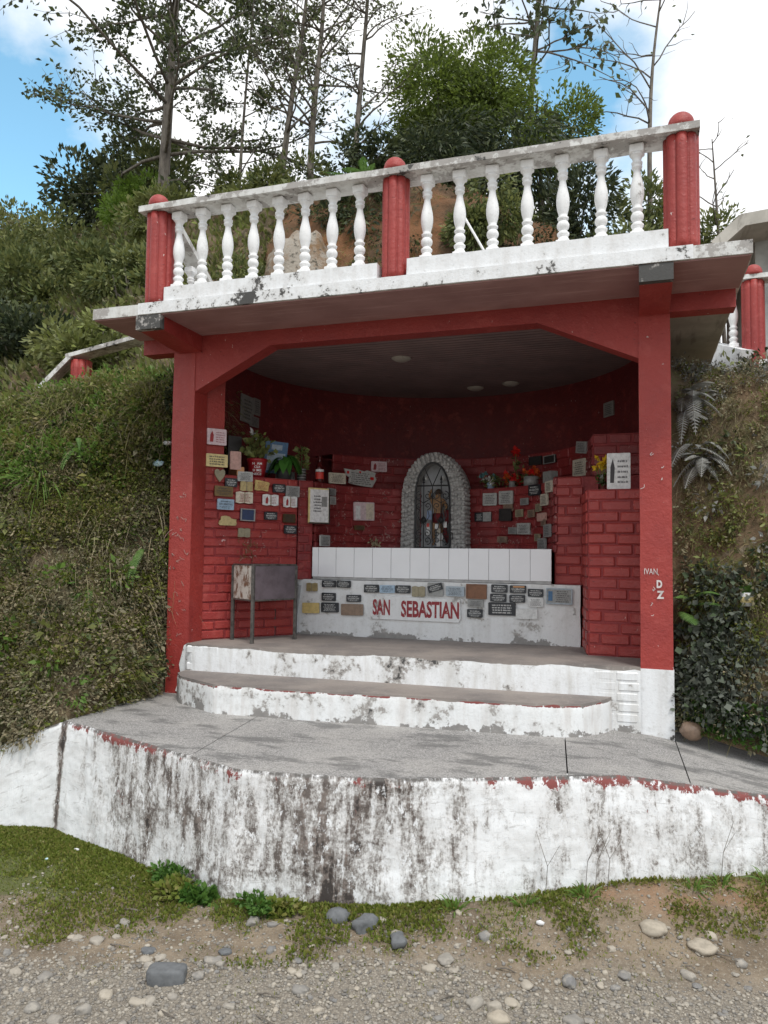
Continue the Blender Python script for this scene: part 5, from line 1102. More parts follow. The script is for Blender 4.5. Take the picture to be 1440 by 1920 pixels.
b = B(); q = [Vector((*c_, 0)) for c_ in BXc]
for i in (0, 1):
    for zz in (z0+.006, z1): b = B(); b.tube([(q[i].x, q[i].y, zz), (q[i+1].x, q[i+1].y, zz)], .008, 4); part(b, 'edge_trim', 'zinc', ob)
for zz in (.715, .80): pass

# ================================================================== neighbours: left stair balustrade, right house
lb_ = thing('stair_balustrade', (-1.58, .95, 2.0), 'old balustrade end with one red pillar and sagging white rail on the left bank', 'balustrade')
pillar(-1.585, .95, .088, 1.7, 2.645, lb_, dome=False)
b = B(); sloped(b, (-1.66, .93, 2.675), (-2.15, .75, 2.10), .16, .035); part(b, 'hand_rail', 'rail', lb_)
b = B(); sloped(b, (-1.68, .93, 2.675), (-.95, .95, 2.80), .16, .035); part(b, 'hand_rail', 'rail', lb_)
b = B(); sloped(b, (-.95, .95, 2.80), (.0, .6, 2.52), .16, .035); part(b, 'hand_rail', 'rail', lb_)
rb = thing('side_balustrade', (3.95, 1.8, 2.3), 'short stretch of white balusters with a red ball-capped pillar beside the grey house', 'balustrade')
pillar(3.945, 1.80, .082, 2.35, 3.09, rb)
b = B(); sloped(b, (3.80, 1.95, 3.13), (3.56, 2.7, 3.30), .16, .035); part(b, 'hand_rail', 'rail', rb); b = B(); sloped(b, (3.86, 1.80, 3.115), (5.2, 1.75, 3.11), .16, .035); part(b, 'hand_rail', 'rail', rb)
b = B(); sloped(b, (3.885, 1.72, 2.46), (3.50, 2.4, 2.78), .14, .17); part(b, 'plinth', 'white', rb); b = B(); b.box(3.95, 5.2, 1.73, 1.87, 2.30, 2.47); part(b, 'plinth', 'white', rb)
for i, (x, y, z) in enumerate(((3.81, 1.85, 2.60), (3.70, 2.05, 2.70), (4.15, 1.8, 2.47), (4.35, 1.8, 2.47), (4.55, 1.8, 2.47))): link('baluster', BM, rb, mw=Matrix.Translation((x, y, z)) @ Matrix.Diagonal((1, 1, 1.02, 1)))
ROOF = [(3.74, 3.82), (3.99, 4.04), (6.6, 4.25), (6.6, 4.12), (4.02, 3.93), (3.80, 3.74)]
hs = thing('grey_house', (4.9, 3.8, 2.4), 'small grey rendered house with iron grille door and flat concrete eave', 'house')
b = B(); b.box(4.16, 6.4, 3.2, 5.6, 2.2, 4.02); part(b, 'wall', 'house', hs)
b = B(); xz_prism(b, ROOF, 2.75, 5.8); b.F = [tuple(reversed(f)) for f in b.F]; rf = part(b, 'roof', 'bare', hs)
b = B(); b.add([(3.82, 2.80, 3.835), (3.97, 2.80, 3.965), (3.97, 3.19, 3.965), (3.82, 3.19, 3.835)], [(0, 1, 2, 3)]); part(b, 'red_eave', 'red_beam', rf)
dr = B(); dr.box(4.40, 5.2, 3.17, 3.21, 2.5, 4.05); dr = part(dr, 'door', 'p_greysheet', hs)
b = B()
for z in (2.6, 3.0, 3.4, 3.8, 4.02): b.tube([(4.41, 3.15, z), (5.19, 3.15, z)], .010, 5)
for x in (4.41, 4.6, 4.8, 5.0, 5.19): b.tube([(x, 3.15, 2.5), (x, 3.15, 4.04)], .010, 5)
def sp2(cx, cz, r0, a0, sg): return [(cx+(r0*(1-.8*i/20))*math.cos(a0+sg*7*i/20), 3.14, cz+(r0*(1-.8*i/20))*math.sin(a0+sg*7*i/20)) for i in range(21)]
for cx in (4.5, 4.7, 4.9):
    for cz in (2.8, 3.2, 3.6): b.tube(sp2(cx, cz+.08, .08, -1.57, 1), .007, 5); b.tube(sp2(cx, cz-.08, .08, 1.57, -1), .007, 5)
part(b, 'iron_grille', 'iron', dr)

# ================================================================== vegetation
def sample(A, Nn, n, r, jlo=0.0, jhi=1.0, ilo=0.0, ihi=1.0):
    """points spread over a lofted patch, evenly by area"""
    nu, nv = A.shape[:2]; a, b2 = int(ilo*(nu-1)), int(ihi*(nu-1)); c, d = int(jlo*(nv-1)), int(jhi*(nv-1))
    S = A[a:b2+1, c:d+1]; e1 = S[1:, :-1]-S[:-1, :-1]; e2 = S[:-1, 1:]-S[:-1, :-1]; ar = np.linalg.norm(np.cross(e1, e2), axis=2); pr = (ar/ar.sum()).ravel()
    k_ = r.choice(len(pr), n, p=pr); i, j = np.divmod(k_, ar.shape[1]); u, v = r.uniform(0, 1, n)[:, None], r.uniform(0, 1, n)[:, None]
    Pp, Qq = S[i, j]+e1[i, j]*u+e2[i, j]*v, -Nn[a:b2+1, c:d+1][i, j]
    g = ~((Pp[:, 0] > -.05) & (Pp[:, 0] < 3.335) & (Pp[:, 1] > -.12) & (Pp[:, 1] < 2.68) & (Pp[:, 2] < 2.6)); return Pp[g], Qq[g]   # nothing grows inside the shrine
def blades(P, D_, L, wd, mat, name, seed=1, bend=.6, up=.6, parent=None, seg=3, **kw):
    """grass: tapered strips that bow under gravity"""
    r = np.random.default_rng(seed); n = len(P); d = D_*.6+r.normal(0, .45, (n, 3)); d[:, 2] += up; d /= np.linalg.norm(d, axis=1, keepdims=True)
    s_ = np.cross(d, r.normal(0, 1, (n, 3))); s_ /= np.linalg.norm(s_, axis=1, keepdims=True)+1e-9; L = (L*r.uniform(.5, 1.35, n))[:, None]; w_ = (wd*r.uniform(.6, 1.3, n))[:, None]
    rows = []
    for j in range(seg+1):
        f = j/seg; c = P+d*L*f; c = c-np.array([0, 0, 1.])*L*bend*f*f*.75; ww = w_*(1-f)**.7*.5
        if j == seg: rows.append(c)
        else: rows += [c-s_*ww, c+s_*ww]
    V = np.stack(rows, 1); m = V.shape[1]; q = []
    i = np.arange(n)[:, None]*m
    tri = []
    for j in range(seg-1): tri += [[2*j, 2*j+1, 2*j+3], [2*j, 2*j+3, 2*j+2]]
    tri += [[2*(seg-1), 2*(seg-1)+1, 2*seg]]
    F = (i[:, None, :]+np.array(tri)[None]).reshape(-1, 3)
    return link(name, fast_mesh(name, V.reshape(-1, 3), F, mat), parent, **kw)
def clumpy(P, sc, seed, lo): return vnoise(P, sc, seed, 3) > lo
r = np.random.default_rng(11)
up_in = lambda Nn: np.where((Nn*(np.array(CAM)-0)).sum(1, keepdims=True) > -1e9, Nn, Nn)
def face_cam(P, Nn): s_ = np.sign((Nn*(np.array(CAM)-P)).sum(1, keepdims=True)); s_[s_ == 0] = 1; return Nn*s_
def veg(kind, A, Nn, n, mat, name, label, seed, L, wd, jl=0, jh=1, il=0, ih=1, lo=None, sc=1.5, **kw):
    P, Q = sample(A, Nn, n, r, jl, jh, il, ih); Q = face_cam(P, Q)
    if lo is not None: m_ = clumpy(P, sc, seed, lo); P, Q = P[m_], Q[m_]
    if kind == 'b': return blades(P, Q, L, wd, mat, name, seed, label=label, cat='vegetation', kind='stuff', **kw)
    return leaves(P+Q*r.uniform(0, .06, (len(P), 1)), Q, L, mat, name, seed=seed, label=label, cat='vegetation', kind='stuff', **kw)
# left bank (rows: 0 foot .167 mid .33 crest .5 shelf .667 slope .83 ridge 1)
veg('b', HL, HLn, 26000, 'grass', 'bank_grass', 'short mixed green grass clinging to the left bank', 3, .10, .006, 0, .36, 0, .62, .0, 3.2, bend=.9, up=.1)
veg('b', HL, HLn, 16000, 'grass_dry', 'dry_grass', 'dry straw coloured grass hanging on the left bank', 4, .10, .005, 0, .38, 0, .62, .05, 2.8, bend=1.1, up=.0)
veg('l', HL, HLn, 22000, 'moss', 'bank_moss', 'mossy low leaves between grass on the left bank', 5, .030, .5, 0, .34, 0, .62, .0, 3.5, asp=.6)
veg('l', HL, HLn, 12000, 'lf_hill2', 'bank_litter', 'dead brown leaves and twigs caught on the left bank', 6, .04, .5, 0, .34, 0, .62, -.1, 4, asp=.4)
veg('b', HL, HLn, 9000, 'grass', 'crest_grass', 'longer grass along the crest of the left bank', 7, .26, .009, .27, .45, 0, .62, -.2, 2, bend=.9, up=.5)
veg('b', HL, HLn, 2600, 'grass_dry', 'crest_straw', 'long pale straw along the crest of the left bank', 8, .30, .007, .27, .42, 0, .55, -.1, 2, bend=1.1, up=.4)
veg('b', HL, HLn, 1500, 'grass_dry', 'hanging_straw', 'long pale straw hanging down the left bank', 212, .24, .006, .06, .36, 0, .62, .0, 3.0, bend=1.4, up=-.1)
veg('b', HL, HLn, 1300, 'grass_lush', 'hanging_grass', 'long green blades hanging down the left bank', 213, .20, .008, .10, .38, 0, .62, .15, 3.0, bend=1.2, up=.2)
# far hillside scrub
veg('l', HL, HLn, 60000, 'lf_hill', 'hillside_scrub', 'dense olive scrub covering the hillside beyond the bank', 9, .10, .5, .42, 1, 0, .95, -.35, .8, asp=.5)
veg('l', HL, HLn, 22000, 'lf_hill2', 'hillside_dry_scrub', 'greyish dry scrub mixed over the hillside', 10, .095, .5, .42, 1, 0, .95, -.05, .7, asp=.35)
veg('l', HL, HLn, 40000, 'lf_bush', 'hillside_thicket', 'dark green thicket leaves over the hillside', 211, .09, .5, .45, 1, 0, .95, -.1, .9, asp=.45)
veg('b', HL, HLn, 8000, 'grass', 'hillside_grass', 'tall tangled grass over the hillside beyond the bank', 12, .35, .014, .40, 1, 0, .95, -.2, .9, bend=.9, up=.5)
# right bank
veg('b', HR, HRn, 9000, 'grass', 'bank_grass', 'short mixed grass clinging to the right bank', 13, .08, .005, 0, .4, 0, .75, -.1, 2.4, bend=.9, up=.1)
veg('b', HR, HRn, 9000, 'grass_dry', 'dry_grass', 'dry hanging grass and roots on the right bank', 14, .12, .004, .05, .42, 0, .75, -.2, 2.2, bend=1.3, up=-.1)
veg('l', HR, HRn, 7000, 'moss', 'bank_moss', 'yellow green moss and low leaves on the right bank', 15, .026, .5, 0, .38, 0, .75, -.05, 2.6, asp=.6)
veg('l', HR, HRn, 3000, 'lf_hill2', 'bank_litter', 'dead leaves caught on the right bank', 16, .04, .5, 0, .38, 0, .75, -.1, 3, asp=.4)
# behind the roof terrace
veg('l', HB, HBn, 26000, 'lf_dark', 'slope_scrub', 'dark drooping scrub on the cut slope behind the balustrade', 17, .075, .5, .10, 1, 0, .8, -.02, 1.5, asp=.35, droop=.6)
veg('b', HB, HBn, 9000, 'lf_dark', 'slope_grass', 'dark hanging grass on the cut slope behind the balustrade', 18, .3, .010, .42, .9, .0, .8, -.1, 1.2, bend=1.3, up=.1)
veg('b', HB, HBn, 9000, 'grass', 'slope_tufts', 'green tufts on the orange cut slope', 19, .12, .007, .0, .5, 0, .8, -.1, 1.5, bend=1, up=.3)

def clumps(A, Nn, n, mats, name, label, seed, reg, rad=(.03, .10), per=700, size=.028, asp=.5, droop=.35, keep=None, nsc=2.0, lift=.6):
    """cushions of small leaves growing out of a bank, one mass for each kind of plant"""
    rg = np.random.default_rng(seed); C_, Q = sample(A, Nn, n, rg, *reg); Q = face_cam(C_, Q)
    if keep is not None: g = keep(C_); C_, Q = C_[g], Q[g]
    sel = np.clip(((vnoise(C_, nsc, seed, 3)*.9+.5+rg.normal(0, .16, len(C_)))*len(mats)).astype(int), 0, len(mats)-1)
    for k_, m_ in enumerate(mats):
        c2, q2 = C_[sel == k_], Q[sel == k_]
        if not len(c2): continue
        R_ = rg.uniform(*rad, len(c2))**1.0; cnt_ = np.maximum((per*R_).astype(int), 12); ix = np.repeat(np.arange(len(c2)), cnt_); nn = len(ix)
        d = rg.normal(0, 1, (nn, 3)); d /= np.linalg.norm(d, axis=1, keepdims=True); d = d*.8+q2[ix]*lift; u = rg.uniform(.1, 1, (nn, 1))**.5
        leaves(c2[ix]+d*R_[ix][:, None]*u, d, size, m_, name, None, asp, droop, seed+k_, label=label+{0: ', palest patches', 1: ', olive patches', 2: ', brown patches', 3: ', green patches', 4: ', yellowish patches'}[k_], cat='vegetation', kind='stuff')
def bush(name, c, rad, n, mat, label, cat='shrub', size=.06, seed=1, asp=.5, droop=0., lumps=9, group=None, stem=True, base=None, dense=-.28, lr0=(.32, .55)):
    """crown of leaf clumps spread through an uneven volume"""
    r = np.random.default_rng(seed); c = np.array(c, float); rad = np.array(rad, float)
    t = thing(name, tuple(base if base is not None else c-np.array([0, 0, rad[2]])), label, cat, group)
    lc = r.normal(0, 1, (lumps, 3)); lc /= np.linalg.norm(lc, axis=1, keepdims=True); lc = lc*r.uniform(.35, .75, (lumps, 1)); lr = r.uniform(*lr0, lumps)
    k_ = r.integers(0, lumps, n); d = r.normal(0, 1, (n, 3)); d /= np.linalg.norm(d, axis=1, keepdims=True); rr_ = r.uniform(.25, 1, (n, 1))**.45*(1+.25*vnoise(d*2+lc[k_], 2, seed, 2)[:, None])
    P = c+(lc[k_]+d*lr[k_][:, None]*rr_)*rad; g = vnoise(P, 2.2/max(rad.max(), .3), seed+3, 3) > dense
    P, d = P[g], d[g]
    leaves(P, d+np.array([0, 0, .15]), size, mat, 'crown', t, asp, droop, seed)
    if stem:
        b = B(); bs = Vector(t.location)
        for i in range(lumps):
            e = Vector(c+lc[i]*rad*.9); m_ = bs.lerp(e, .5)+Vector(r.normal(0, .05, 3)); b.tube([bs, m_, e], [.02*rad.max()+.006, .012*rad.max()+.004, .004], 5)
        part(b, 'trunk', 'bark', t)
    return t
clumps(HL, HLn, 1100, ['lf_hill2', 'grass_dry', 'lf_hill2', 'moss', 'grass_dry'], 'bank_cushions', 'cushions of small dry plants low on the left bank', 501, (0, .20, 0, .60), (.02, .10), 700, .028, .42, .4, nsc=5.0)
clumps(HL, HLn, 1000, ['lf_hill2', 'lf_hill', 'grass_dry', 'moss', 'grass'], 'bank_cushions', 'cushions of small plants high on the left bank', 502, (.17, .36, 0, .60), (.02, .12), 700, .030, .42, .4, nsc=5.0)
clumps(HL, HLn, 170, ['lf_hill', 'lf_bush', 'lf_hill2', 'grass_lush', 'moss'], 'bank_plants', 'broader leaved weeds on the left bank', 507, (.02, .36, 0, .60), (.05, .13), 330, .058, .45, .5, nsc=6.0)
clumps(HL, HLn, 130, ['lf_dark', 'lf_bush', 'lf_dark', 'lf_bush', 'lf_dark'], 'dark_cushions', 'dark leaved cushions spread over the left bank', 508, (.02, .36, 0, .60), (.05, .12), 600, .034, .45, .4, nsc=6.0)  # darker leaf colours, spread at random over the bank
clumps(HR, HRn, 90, ['lf_hill2', 'lf_bush', 'fern_grey', 'lf_hill', 'lf_dark'], 'bank_plants', 'broader leaved weeds on the right bank', 509, (.10, .40, 0, .7), (.04, .10), 400, .05, .4, .6, nsc=6.0)
clumps(HL, HLn, 420, ['lf_hill', 'grass_lush', 'grass', 'grass_lush', 'moss'], 'crest_cushions', 'leafy plants along the crest of the left bank', 503, (.24, .42, 0, .60), (.05, .14), 900, .04, .45, .3)
clumps(HR, HRn, 900, ['fern_grey', 'lf_hill2', 'grass_dry', 'lf_hill', 'moss'], 'bank_cushions', 'cushions of small plants on the right bank', 505, (0, .42, 0, .72), (.02, .08), 900, .024, .45, .5)
def tree(name, path, r0, label, mat, nb=26, leafn=14, size=.08, seed=1, spread=1.4, b0=.3, up=.25, asp=.5, density=1.0, cat='tree', sub=6, group=None, side=None, droop=.15):
    """trunk along path, branches, twigs, leaves gathered along the twigs"""
    rnd = random.Random(seed); t = thing(name, path[0], label, cat, group); wood = B(); LP = []; LD = []
    pts = catmull(np.array(path, float), 24); n = len(pts); wood.tube([tuple(p) for p in pts], [r0*(1-.8*i/(n-1)) for i in range(n)], 8)
    for i in range(nb):
        f = b0+(1-b0)*((i+rnd.random())/nb); j = min(int(f*(n-1)), n-2); p = Vector(pts[j]); a = rnd.uniform(0, 2*math.pi) if not side or rnd.random() > .6 else side+rnd.uniform(-.9, .9)
        L = spread*(1.05-.62*f)*rnd.uniform(.55, 1.25); d = Vector((math.cos(a), math.sin(a), up+rnd.uniform(-.25, .35))).normalized(); q = [p]; c = p.copy()
        for s_ in range(6):
            d = (d+Vector((rnd.gauss(0, .16), rnd.gauss(0, .16), rnd.gauss(-.02, .12)))).normalized(); c = c+d*L/6; q.append(c.copy())
        rb_ = r0*.32*(1-.6*f); wood.tube(q, [rb_*(1-.85*k_/6)+.003 for k_ in range(7)], 5)
        for k_ in range(sub):
            g = rnd.uniform(.2, 1)**.8; jj = min(int(g*6), 5); s0 = q[jj].lerp(q[jj+1], g*6-jj); dd = (d+Vector((rnd.gauss(0, .75), rnd.gauss(0, .75), rnd.gauss(.15, .5)))).normalized(); l2 = L*.42*rnd.uniform(.4, 1.2); tw = [s0]; cc_ = s0.copy(); d3 = dd.copy()
            for m_ in range(3):
                d3 = (d3+Vector((rnd.gauss(0, .28), rnd.gauss(0, .28), rnd.gauss(.02, .2)))).normalized(); cc_ = cc_+d3*l2/3; tw.append(cc_.copy())
            wood.tube(tw, [.0065, .005, .0035, .002], 3)
            for m_ in range(int(leafn*density*rnd.uniform(.4, 1.5))):
                h = rnd.uniform(.3, 3.0); hj = min(int(h), 2); pp = tw[hj].lerp(tw[hj+1], h-hj); LP.append(pp+Vector((rnd.gauss(0, .05), rnd.gauss(0, .05), rnd.gauss(0, .05)))); LD.append(dd*.5+Vector((rnd.gauss(0, .8), rnd.gauss(0, .8), rnd.gauss(-.1, .7))))
    part(wood, 'trunk', 'bark', t, True)
    if LP: leaves(np.array(LP), np.array(LD), size, mat, 'crown', t, asp, droop, seed)
    return t
tree('tall_tree', [(-3.36, 4.62, 5.2), (-3.32, 4.6, 6.6), (-3.22, 4.55, 8.0), (-3.1, 4.5, 9.6), (-3.0, 4.5, 11)], .098, 'tall grey-trunked tree with wide layered dark leaves standing on the left ridge', 'lf_tree', 44, 32, .085, 4, 3.6, .26, .34, .55, sub=12)
tree('tall_tree', [(-2.35, 5.0, 5.4), (-2.3, 5.0, 7.0), (-2.15, 5.0, 9.2)], .035, 'slender leafy sapling right beside the tall grey tree', 'lf_tree', 26, 12, .075, 5, 1.1, .2, .2, .55, sub=6)
tree('slender_tree', [(-1.62, 4.75, 5.3), (-1.45, 4.75, 6.9), (-1.22, 4.7, 8.3), (-1.0, 4.6, 10)], .055, 'slender tree leaning right above the left bay of balusters', 'lf_thin', 28, 9, .065, 6, 1.25, .3, .5, .5, group=None)
tree('slender_tree', [(-1.18, 4.85, 5.3), (-1.12, 4.85, 7.0), (-.98, 4.8, 8.4), (-.92, 4.7, 10)], .06, 'straight slender tree in the middle of the three above the left bay', 'lf_thin', 28, 7, .065, 7, 1.35, .28, .55, .5)
tree('slender_tree', [(-.62, 5.0, 5.4), (-.50, 5.0, 7.2), (-.36, 4.9, 8.6), (-.25, 4.8, 10)], .05, 'slender tree growing just left of the rounded green crown', 'lf_thin', 26, 9, .065, 8, 1.15, .25, .5, .5)
bush('round_tree', (.78, 5.45, 7.15), (1.12, .9, 1.15), 33000, 'lf_round', 'dense rounded bright green tree above the middle pillar', 'tree', .062, 21, .48, .15, 24, base=(.8, 5.4, 5.3), dense=-.32, lr0=(.32, .48))
bush('round_tree', (1.95, 5.7, 6.55), (.80, .7, .85), 12000, 'lf_round', 'lower green tree right of the rounded crown', 'tree', .058, 22, .5, .1, 15, dense=-.15, base=(1.95, 5.7, 5.0))
bush('dark_shrub', (1.0, 4.6, 5.85), (1.4, .55, .75), 12000, 'lf_dark', 'dark drooping thicket under the rounded green tree', 'shrub', .12, 23, .22, .9, 12)
bush('dark_shrub', (2.35, 4.9, 5.0), (.85, .5, .75), 5200, 'lf_dark', 'dark thicket behind the right bay of balusters', 'shrub', .09, 24, .35, .3, 10)
bush('green_shrub', (3.15, 5.1, 4.95), (.55, .45, .62), 2600, 'lf_bush', 'loose green shrub beside the right end pillar', 'shrub', .085, 25, .4, .1, 8)
bush('green_shrub', (-.2, 4.3, 5.85), (.5, .4, .42), 2600, 'lf_dark', 'dark shrub on the ridge left of the middle pillar', 'shrub', .09, 26, .4, .2, 7)
bush('green_shrub', (-1.5, 4.4, 5.85), (.75, .5, .5), 3600, 'lf_bush', 'dark green shrub on the ridge under the slender trees', 'shrub', .09, 27, .4, .1, 8)
tree('tall_tree', [(1.6, 6.6, 5.2), (1.62, 6.6, 7.4), (1.75, 6.5, 9.2), (1.8, 6.5, 10.6)], .06, 'tall sparse tree with drooping dark leaf sprays behind the rounded crown', 'lf_tree', 32, 7, .12, 9, 1.7, .42, .1, .6, droop=.7)
tree('bare_sapling', [(3.30, 5.75, 4.4), (3.28, 5.7, 6.2), (3.33, 5.65, 7.4), (3.48, 5.6, 8.6)], .04, 'nearly bare sapling rising behind the right end pillar', 'lf_thin', 13, 1, .08, 10, 1.5, .35, .75, .5, sub=4)
tree('bare_sapling', [(4.2, 6.1, 3.4), (4.12, 6.0, 5.2), (4.05, 5.9, 6.4)], .03, 'small bare-topped tree between the end pillar and the house', 'lf_thin', 9, 1, .07, 12, .9, .5, .7, .5, sub=3)
bush('green_shrub', (4.15, 6.2, 5.15), (.42, .4, .5), 1100, 'lf_bush', 'small loose green crown beside the grey house', 'shrub', .085, 28, .4, 0, 6)
bush('dark_tree', (-5.9, 6.9, 7.6), (1.25, .9, .95), 6500, 'lf_dark', 'dark bushy tree on the far left ridge', 'tree', .12, 29, .5, 0, 13, base=(-5.7, 6.8, 6.0))
bush('dark_tree', (-4.6, 6.2, 7.0), (.9, .8, 1.0), 4500, 'lf_bush', 'olive bushy tree between the far left tree and the tall trunk', 'tree', .11, 30, .5, 0, 11, base=(-4.6, 6.2, 5.7))
bush('lime_bush', (-4.25, 5.2, 6.35), (.62, .5, .55), 2600, 'lf_lime', 'lime green bush at the foot of the tall tree', 'shrub', .085, 31, .5, 0, 8)
hb = [(-5.2, 4.4, 5.3, 1.0, 'lf_bush'), (-6.8, 5.6, 6.1, .9, 'lf_hill'), (-8.6, 6.6, 6.5, 1.0, 'lf_bush'), (-4.4, 3.4, 4.4, .8, 'lf_bush'), (-6.2, 3.6, 4.2, 1.1, 'lf_dark'), (-7.6, 4.4, 5.2, 1.1, 'lf_dark'), (-3.4, 3.6, 4.6, .7, 'lf_bush'), (-5.0, 2.4, 3.1, .9, 'lf_dark'),
      (-3.6, 2.2, 3.3, .7, 'lf_dark'), (-2.6, 3.0, 4.2, .6, 'lf_bush'), (-2.2, 1.9, 3.0, .55, 'lf_hill'), (-6.9, 2.2, 3.0, 1.0, 'lf_dark'), (-9.8, 8.2, 7.3, 1.1, 'lf_hill2'), (-3.0, 4.2, 5.4, .6, 'lf_hill')]
for i, (x, y, z, q, m_) in enumerate(hb):
    kd = {'lf_hill': 'olive', 'lf_bush': 'deep green', 'lf_hill2': 'greyish dry', 'lf_dark': 'dark leaved'}[m_]  # label word for each leaf colour
    bush('hillside_shrub', (x, y, z), (q*1.15, q*.9, q*.75), int(6500*q), m_, kd+' shrub growing on the hillside beyond the left bank', 'shrub', .085, 40+i, .45, .05, 12, group=kd+' hillside shrubs')
bush('dark_shrub', (2.2, 3.5, 3.75), (.75, .4, .6), 6000, 'lf_dark', 'dark leafy shrub on the slope low behind the right bay of balusters', 'shrub', .08, 61, .4, .3, 10)
bush('dark_shrub', (1.55, 3.5, 4.6), (.55, .35, .5), 4200, 'lf_bush', 'mid green shrub hanging on the cut slope right of the middle pillar', 'shrub', .075, 62, .4, .5, 9)
bush('dark_shrub', (-1.15, 2.9, 3.6), (.45, .4, .65), 4200, 'lf_bush', 'dark green shrub left of the pale outcrop behind the left bay', 'shrub', .075, 63, .4, .2, 9)
bush('dark_shrub', (-.1, 3.6, 5.0), (.6, .3, .35), 3800, 'lf_dark', 'dark overhanging shrub above the pale outcrop', 'shrub', .08, 64, .35, .7, 9)
bush('green_shrub', (3.0, 4.0, 3.9), (.6, .5, .7), 4000, 'lf_bush', 'leafy shrub low behind the last balusters', 'shrub', .08, 65, .42, .1, 9)
# rock outcrop on the cut slope
def rock(name, c, s_, seed, mat='rock', sub=3, label=None, cat='rock', amp=.35, rot=0, parent=None, group=None):
    import bmesh
    bm = bmesh.new(); bmesh.ops.create_icosphere(bm, subdivisions=sub, radius=1); V = np.array([v.co[:] for v in bm.verts]); F = [[v.index for v in f.verts] for f in bm.faces]; bm.free()
    V = V*(1+amp*vnoise(V, 1.1, seed, 4))[:, None]*np.array(s_)
    return link(name, fast_mesh(name, V, F, mat, sub < 3), parent, label=label, cat=cat, group=group, mw=Matrix.Translation(c) @ Matrix.Rotation(rot, 4, 'Z'))
rock('rock_outcrop', (-.42, 3.15, 3.75), (.42, .40, .85), 5, 'rock', 4, 'pale and orange weathered rock outcrop behind the left bay of balusters', 'rock', .5)
rock('rock_outcrop', (-.85, 3.05, 3.2), (.40, .35, .55), 6, 'rock', 4, 'lower brown shoulder of rock beside the pale outcrop', 'rock', .5)
rock('rock_outcrop', (.45, 3.25, 3.15), (.50, .35, .45), 8, 'rock', 4, 'low pale rock at the foot of the orange cut slope', 'rock', .5)
# ferns, ivy and tufts
def frond(b, base, d, L, wd, seed, droop=.6, n=22):
    rnd = random.Random(seed); d = Vector(d).normalized(); s_ = d.cross(Vector((0, 0, 1))); s_ = s_.normalized() if s_.length > .05 else Vector((1, 0, 0)); pts = []
    for i in range(n+1): f = i/n; pts.append(Vector(base)+d*L*f+Vector((0, 0, -droop*L*f*f)))
    b.tube(pts[::3]+[pts[-1]], .0025, 3)
    for i in range(1, n):
        f = i/n; ln_ = wd*math.sin(math.pi*(f*.85+.12)); t_ = (pts[i+1]-pts[i]).normalized(); h = L/n*.42
        for sg_ in (-1, 1):
            e = pts[i]+s_*sg_*ln_+t_*ln_*.45+Vector((0, 0, -ln_*.25)); m_ = (pts[i]+e)/2; b.add([tuple(pts[i]-t_*h), tuple(m_-t_*h*.9), tuple(e), tuple(m_+t_*h*.9), tuple(pts[i]+t_*h)], [(0, 1, 2, 3, 4)])
def fern(c, L, n, mat, label, seed, dirs=(-1.2, 1.2), wd=.05, face=(0, -1, .3), droop=.6):
    t = thing('fern', c, label, 'fern'); rnd = random.Random(seed)
    for i in range(n):
        b = B(); a = rnd.uniform(*dirs); fx = Vector(face); d = Vector((fx.x+math.sin(a), fx.y*abs(math.cos(a))-.15, fx.z+rnd.uniform(-.2, .5))); frond(b, (c[0]+rnd.uniform(-.05, .05), c[1]+rnd.uniform(-.01, .03), c[2]+rnd.uniform(-.10, .06)), d, L*rnd.uniform(.6, 1.25), wd*rnd.uniform(.8, 1.25), seed*30+i, droop*rnd.uniform(.3, 1.0)); part(b, 'frond', mat, t)
fern((3.38, .62, 1.98), .24, 16, 'fern_grey', 'large dusty grey fern hanging from the top of the right bank', 3, (-.7, 1.7), .05, droop=1.2)
fern((3.46, .50, 1.62), .20, 12, 'fern_grey', 'smaller dusty grey fern drooping below the large one', 4, (-1.3, 1.5), .045, droop=1.2)
fern((3.36, .12, .72), .22, 4, 'fern_green', 'small fresh green fern beside the right post', 5, (-.4, 1.2), .045)
fern((3.95, .72, 1.75), .28, 6, 'fern_grey', 'grey fern at the edge of the right bank under the side balustrade', 6, (-1, 1), .05, droop=.9)
fern((.02, 3.75, 5.45), .40, 9, 'fern_green', 'bright green fern on the ridge left of the middle pillar', 7, (-1.4, 1.4), .06, droop=.5)
ivt = thing('ivy_bush', (3.42, .05, 0), 'dusty dark-leaved climbing bush on the bank beside the white post foot', 'shrub')
rg = np.random.default_rng(78); C_, Q = sample(HR, HRn, 420, rg, 0.02, .20, .03, .42); Q = face_cam(C_, Q)
g = rg.uniform(0, 1, len(C_)) < np.clip(1.05-C_[:, 2]*1.05-np.clip(C_[:, 0]-3.5, 0, 1)*2.0, .02, 1); C_, Q = C_[g], Q[g]; R_ = np.minimum(rg.uniform(.03, .11, len(C_)), np.maximum(.02, C_[:, 0]-3.31)); cn = (R_*560).astype(int)+8; ix = np.repeat(np.arange(len(C_)), cn)
d = rg.normal(0, 1, (len(ix), 3)); d /= np.linalg.norm(d, axis=1, keepdims=True); d = d*.8+Q[ix]*.7
leaves(C_[ix]+d*R_[ix][:, None]*rg.uniform(.1, 1.3, (len(ix), 1)), d+np.array([0, 0, -.2]), .038*rg.uniform(.5, 1.3, len(ix)), 'ivy', 'crown', ivt, .8, .3, 78)
b = B(); rnd = random.Random(5)
for i in range(7): x = 3.36+.05*i; b.tube([(x, .02+.03*rnd.random(), .02), (x+.05*rnd.uniform(-1, 1), .05, .25), (x+.1*rnd.uniform(-1, 1), .18, .55), (x+.12*rnd.uniform(-1, 1), .25, .8)], [.010, .008, .006, .004], 5)
part(b, 'trunk', 'bark', ivt, True)
